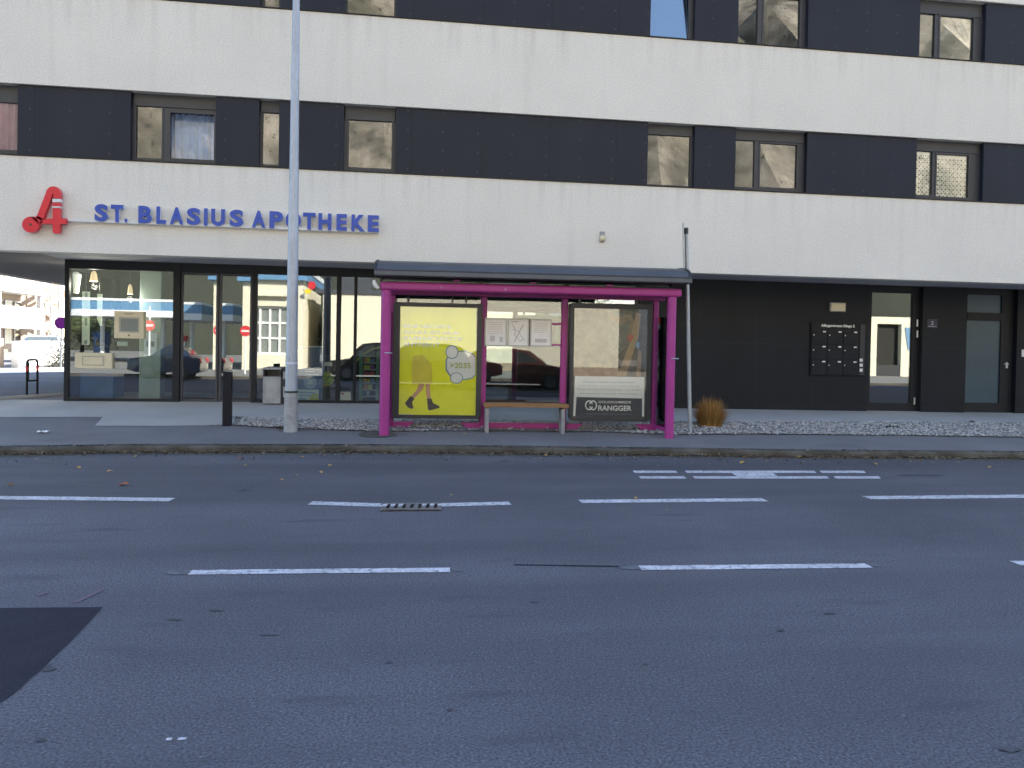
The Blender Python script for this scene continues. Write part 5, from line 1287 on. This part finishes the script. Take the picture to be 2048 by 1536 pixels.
# garage hall with blue fascia and a gridded door
Yh = -14.6
xa, xb = vx(457, Yh), vx(602, Yh); zt_ = vz(540, 560, Yh); dz0, dz1 = vz(540, 709, Yh), vz(540, 612, Yh)
o = empty('garage_hall', ((xa+xb)/2, Yh-5, 0), 'cream garage hall with blue fascia and white gridded door reflected beside the street lamp', 'building')
da, db = vx(492, Yh), vx(576, Yh)
MB().box(xa, da, Yh-10, Yh, 0, zt_).box(db, xb, Yh-10, Yh, 0, zt_).box(da, db, Yh-10, Yh, dz1, zt_).box(da, db, Yh-10, Yh, 0, dz0).box(da, db, Yh-10, Yh-.5, dz0, dz1).build('wall', 'cream_wall', o)
MB().box(xa-.25, xb+.25, Yh-10.2, Yh+.35, zt_+.002, zt_+.45).build('fascia', 'canopy_blue', o); MB().box(xa-.3, xb+.3, Yh-10.3, Yh+.4, zt_+.452, zt_+.75).build('roof_edge', 'canopy_white', o)
MB().box(da, db, Yh+.01, Yh+.35, dz1+.55, dz1+.70).build('lintel', 'cream_wall', o)
dr = MB().box(da+.01, db-.01, Yh-.35, Yh-.30, dz0, dz1-.01).build('garage_door', 'grey_screen', o)
gm = MB()
for k in range(5): x = da+(db-da-.14)*k/4+.01; gm.box(x, x+.12, Yh-.299, Yh-.22, dz0, dz1-.02)
for k in range(4): z = dz0+(dz1-dz0-.14)*k/3; gm.box(da+.02, db-.02, Yh-.296, Yh-.223, z, z+.12)
gm.build('door_grid', 'white_wall', dr)
emblem(617, 575, Yh+.3, o)
# long cream house
Yq = -16.0
xa, xb = vx(641, Yq), 8.3; zt_ = vz(760, 590, Yq)
o = empty('long_cream_house', ((xa+xb)/2, Yq-5, 0), 'long sunlit cream house reflected in the glass behind the bus shelter', 'building')
MB().box(xa, xb, Yq-10, Yq, 0, zt_).build('wall', 'cream_wall', o)
MB().box(xa-.4, xb+.4, Yq-10.4, Yq+.10, zt_+.002, zt_+.25).build('roof', 'roof_metal', o)
for px in (700, 1010): x = vx(px, Yq); MB().box(x-.9, x+1.1, Yq-3, Yq-.4, zt_+.26, zt_+1.5).build('dormer', 'roof_metal', o)
MB().box(xa+.01, xb-.01, Yq+.001, Yq+.05, .02, .5).build('plinth', 'brown_wall', o)
for i, px in enumerate(()):
    x = vx(px, Yq); wn = MB().box(x-.6, x+.6, Yq+.001, Yq+.03, 1.1, 2.5).build('window', 'house_glass', o); MB().frame(x-.7, x+.7, Yq+.002, Yq+.05, 1.0, 2.6, .1).build('window_frame', 'white_wall', wn)
o = empty('white_annex', (15.4, -29, 0), 'white flat roofed annex reflected above the dark goldsmith poster', 'building')
MB().box(12.6, 18.4, -34, -24, 0, 5.3).build('wall', 'white_wall', o)
MB().box(12.4, 18.6, -34.2, -23.8, 5.302, 5.5).build('roof', 'roof_metal', o)
MB().box(14.2, 16.8, -23.999, -23.95, .05, 2.3).build('gate', 'grey_screen', o)
# wash bay opposite the entrance door
Yw = -16.0
xa, xb = vx(1738, Yw), vx(1838, Yw); zt_ = vz(1790, 634, Yw)
o = empty('wash_bay', ((xa+xb)/2, Yw-3, 0), 'cream wash bay with dark opening and blue banner reflected in the entrance door', 'building')
oa, ob = vx(1757, Yw), vx(1806, Yw); oz = vz(1790, 648, Yw)
MB().box(xa, oa, Yw-7, Yw, 0, zt_).box(ob, xb, Yw-7, Yw, 0, zt_).box(oa, ob, Yw-7, Yw, oz, zt_).box(oa, ob, Yw-7, Yw-6.6, 0, oz).build('portal', 'cream_wall', o)
MB().box(oa+.001, ob-.001, Yw-.45, Yw-.35, 0, oz).build('opening_shade_sheet', 'shade_deep', o)  # near black sheet whose colour stands in for shade inside the open bay
MB().box(oa+.001, ob-.001, Yw-.349, Yw-.02, .02, .75).build('wash_barrier', 'case_dark', o)
a_, b_ = V(1813, 655, Yw), V(1826, 700, Yw); MB().prism([(a_[0], Yw+.02, a_[2]), (b_[0], Yw+.02, a_[2]), (b_[0], Yw+.02, b_[2]), (b_[0]-.25, Yw+.02, b_[2])], (0, .02, 0)).build('banner', 'canopy_blue', o)
# no entry signs, a car at the kerb, trees
for px, py, lab in ((300, 651, 'red no entry sign on a white post reflected beside the square cream panel'), (466, 658, 'red no entry sign reflected in the sliding door leaf beside the bollard')):
    Yn = -8.0; c = V(px, py, Yn)
    o = empty('no_entry_sign', (c[0], Yn, 0), lab, 'road sign', 'no entry signs across the street')
    MB().tube([(c[0], Yn-.03, 0), (c[0], Yn-.03, c[2]+.9 if px == 300 else c[2]+.2)], .04, 10).build('post', 'canopy_white', o)
    MB().disc((c[0], Yn, c[2]), .26, X_, Z_, (0, .015, 0)).build('disc', 'sign_red', o)
    MB().box(c[0]-.18, c[0]+.18, Yn+.016, Yn+.02, c[2]-.05, c[2]+.05).build('bar', 'white_plastic', o)
car((vx(352, -2.4), -2.4, 0), 0, 'car_blue', 'dark blue parked car reflected in the sliding door', L=3.3, Hc=1.42)
car((vx(905, -2.5), -2.5, 0), math.pi, mat('car_red', (.09, .02, .018), .3, coat=.5, var=.05), 'dark red parked car reflected behind the shelter bench')
car((vx(752, -2.4), -2.4, 0), 0, mat('car_black', (.012, .012, .014), .25, coat=.6, var=.05), 'black parked car reflected beside the product rack', Hc=1.6)
def tree(px, Y, h, r, label, n=2600, sub='broadleaf_tree'):
    x = vx(px, Y); o = empty(sub, (x, Y, 0), label, 'tree', 'trees across the street')
    t = MB(); t.tube([(x, Y, 0), (x+.05, Y, h*.3), (x-.03, Y+.05, h*.62)], [.16, .12, .05], 10)
    cl = []
    for k in range(8):
        a_ = k*2.4; q = np.array([x+r*.62*math.cos(a_), Y+r*.62*math.sin(a_), h*(.45+.45*((k*37) % 10)/10)]); cl.append(q)
        t.tube([(x, Y, h*(.25+.03*k)), tuple((np.array([x, Y, h*.4])+q)/2), tuple(q)], [.06, .04, .015], 7)
    t.build('trunk', 'bark', o, smooth=True); c = MB()
    for i in range(n):
        q = cl[rnd.randrange(8)]+np.array([rnd.gauss(0, r*.30), rnd.gauss(0, r*.30), rnd.gauss(0, r*.26)]); s = rnd.uniform(.06, .13)
        u = np.array([rnd.gauss(0, 1), rnd.gauss(0, 1), rnd.gauss(0, 1)]); u *= s/np.linalg.norm(u); v = np.cross(u, [.3, .5, .8])*.7
        c.add([q-u, q+v, q+u, q-v], [(0, 1, 2, 3)])
    c.build('crown', 'leaf_green', o)
tree(618, -24, 4.2, 1.6, 'green tree between the garage hall and the cream house reflected in the glass')
tree(165, -30, 4.0, 2.2, 'dark green tree under the end of the reflected canopy')
tree(1165, -23, 8.0, 2.4, 'tall olive tree at the end of the long reflected cream house')
# mountain side above the town
def hz_(x, y):
    d = -y-72; 
    if d < 0: return 0.0
    b = 190*(1-math.exp(-d/190.0))*1.38+18*math.sin(x*.011+1)*min(1, d/200)+10*math.sin(x*.031+y*.02)*min(1, d/120)+6*math.sin(x*.07+y*.05+1.3)*min(1, d/90)+3.2*math.sin(x*.21+y*.13)*min(1, d/60)+2.2*math.sin(x*.13-y*.23)*min(1, d/60)
    return max(0, b)
hx = [-520+8*i for i in range(131)]; hy = [-70-8*i for i in range(78)]
structure(MB().sheet([[(x+3*math.sin(y*.7+x), y+3*math.sin(x*.5), hz_(x, y)-.05) for x in hx] for y in hy]), 'hillside', 'hillside', smooth=True)
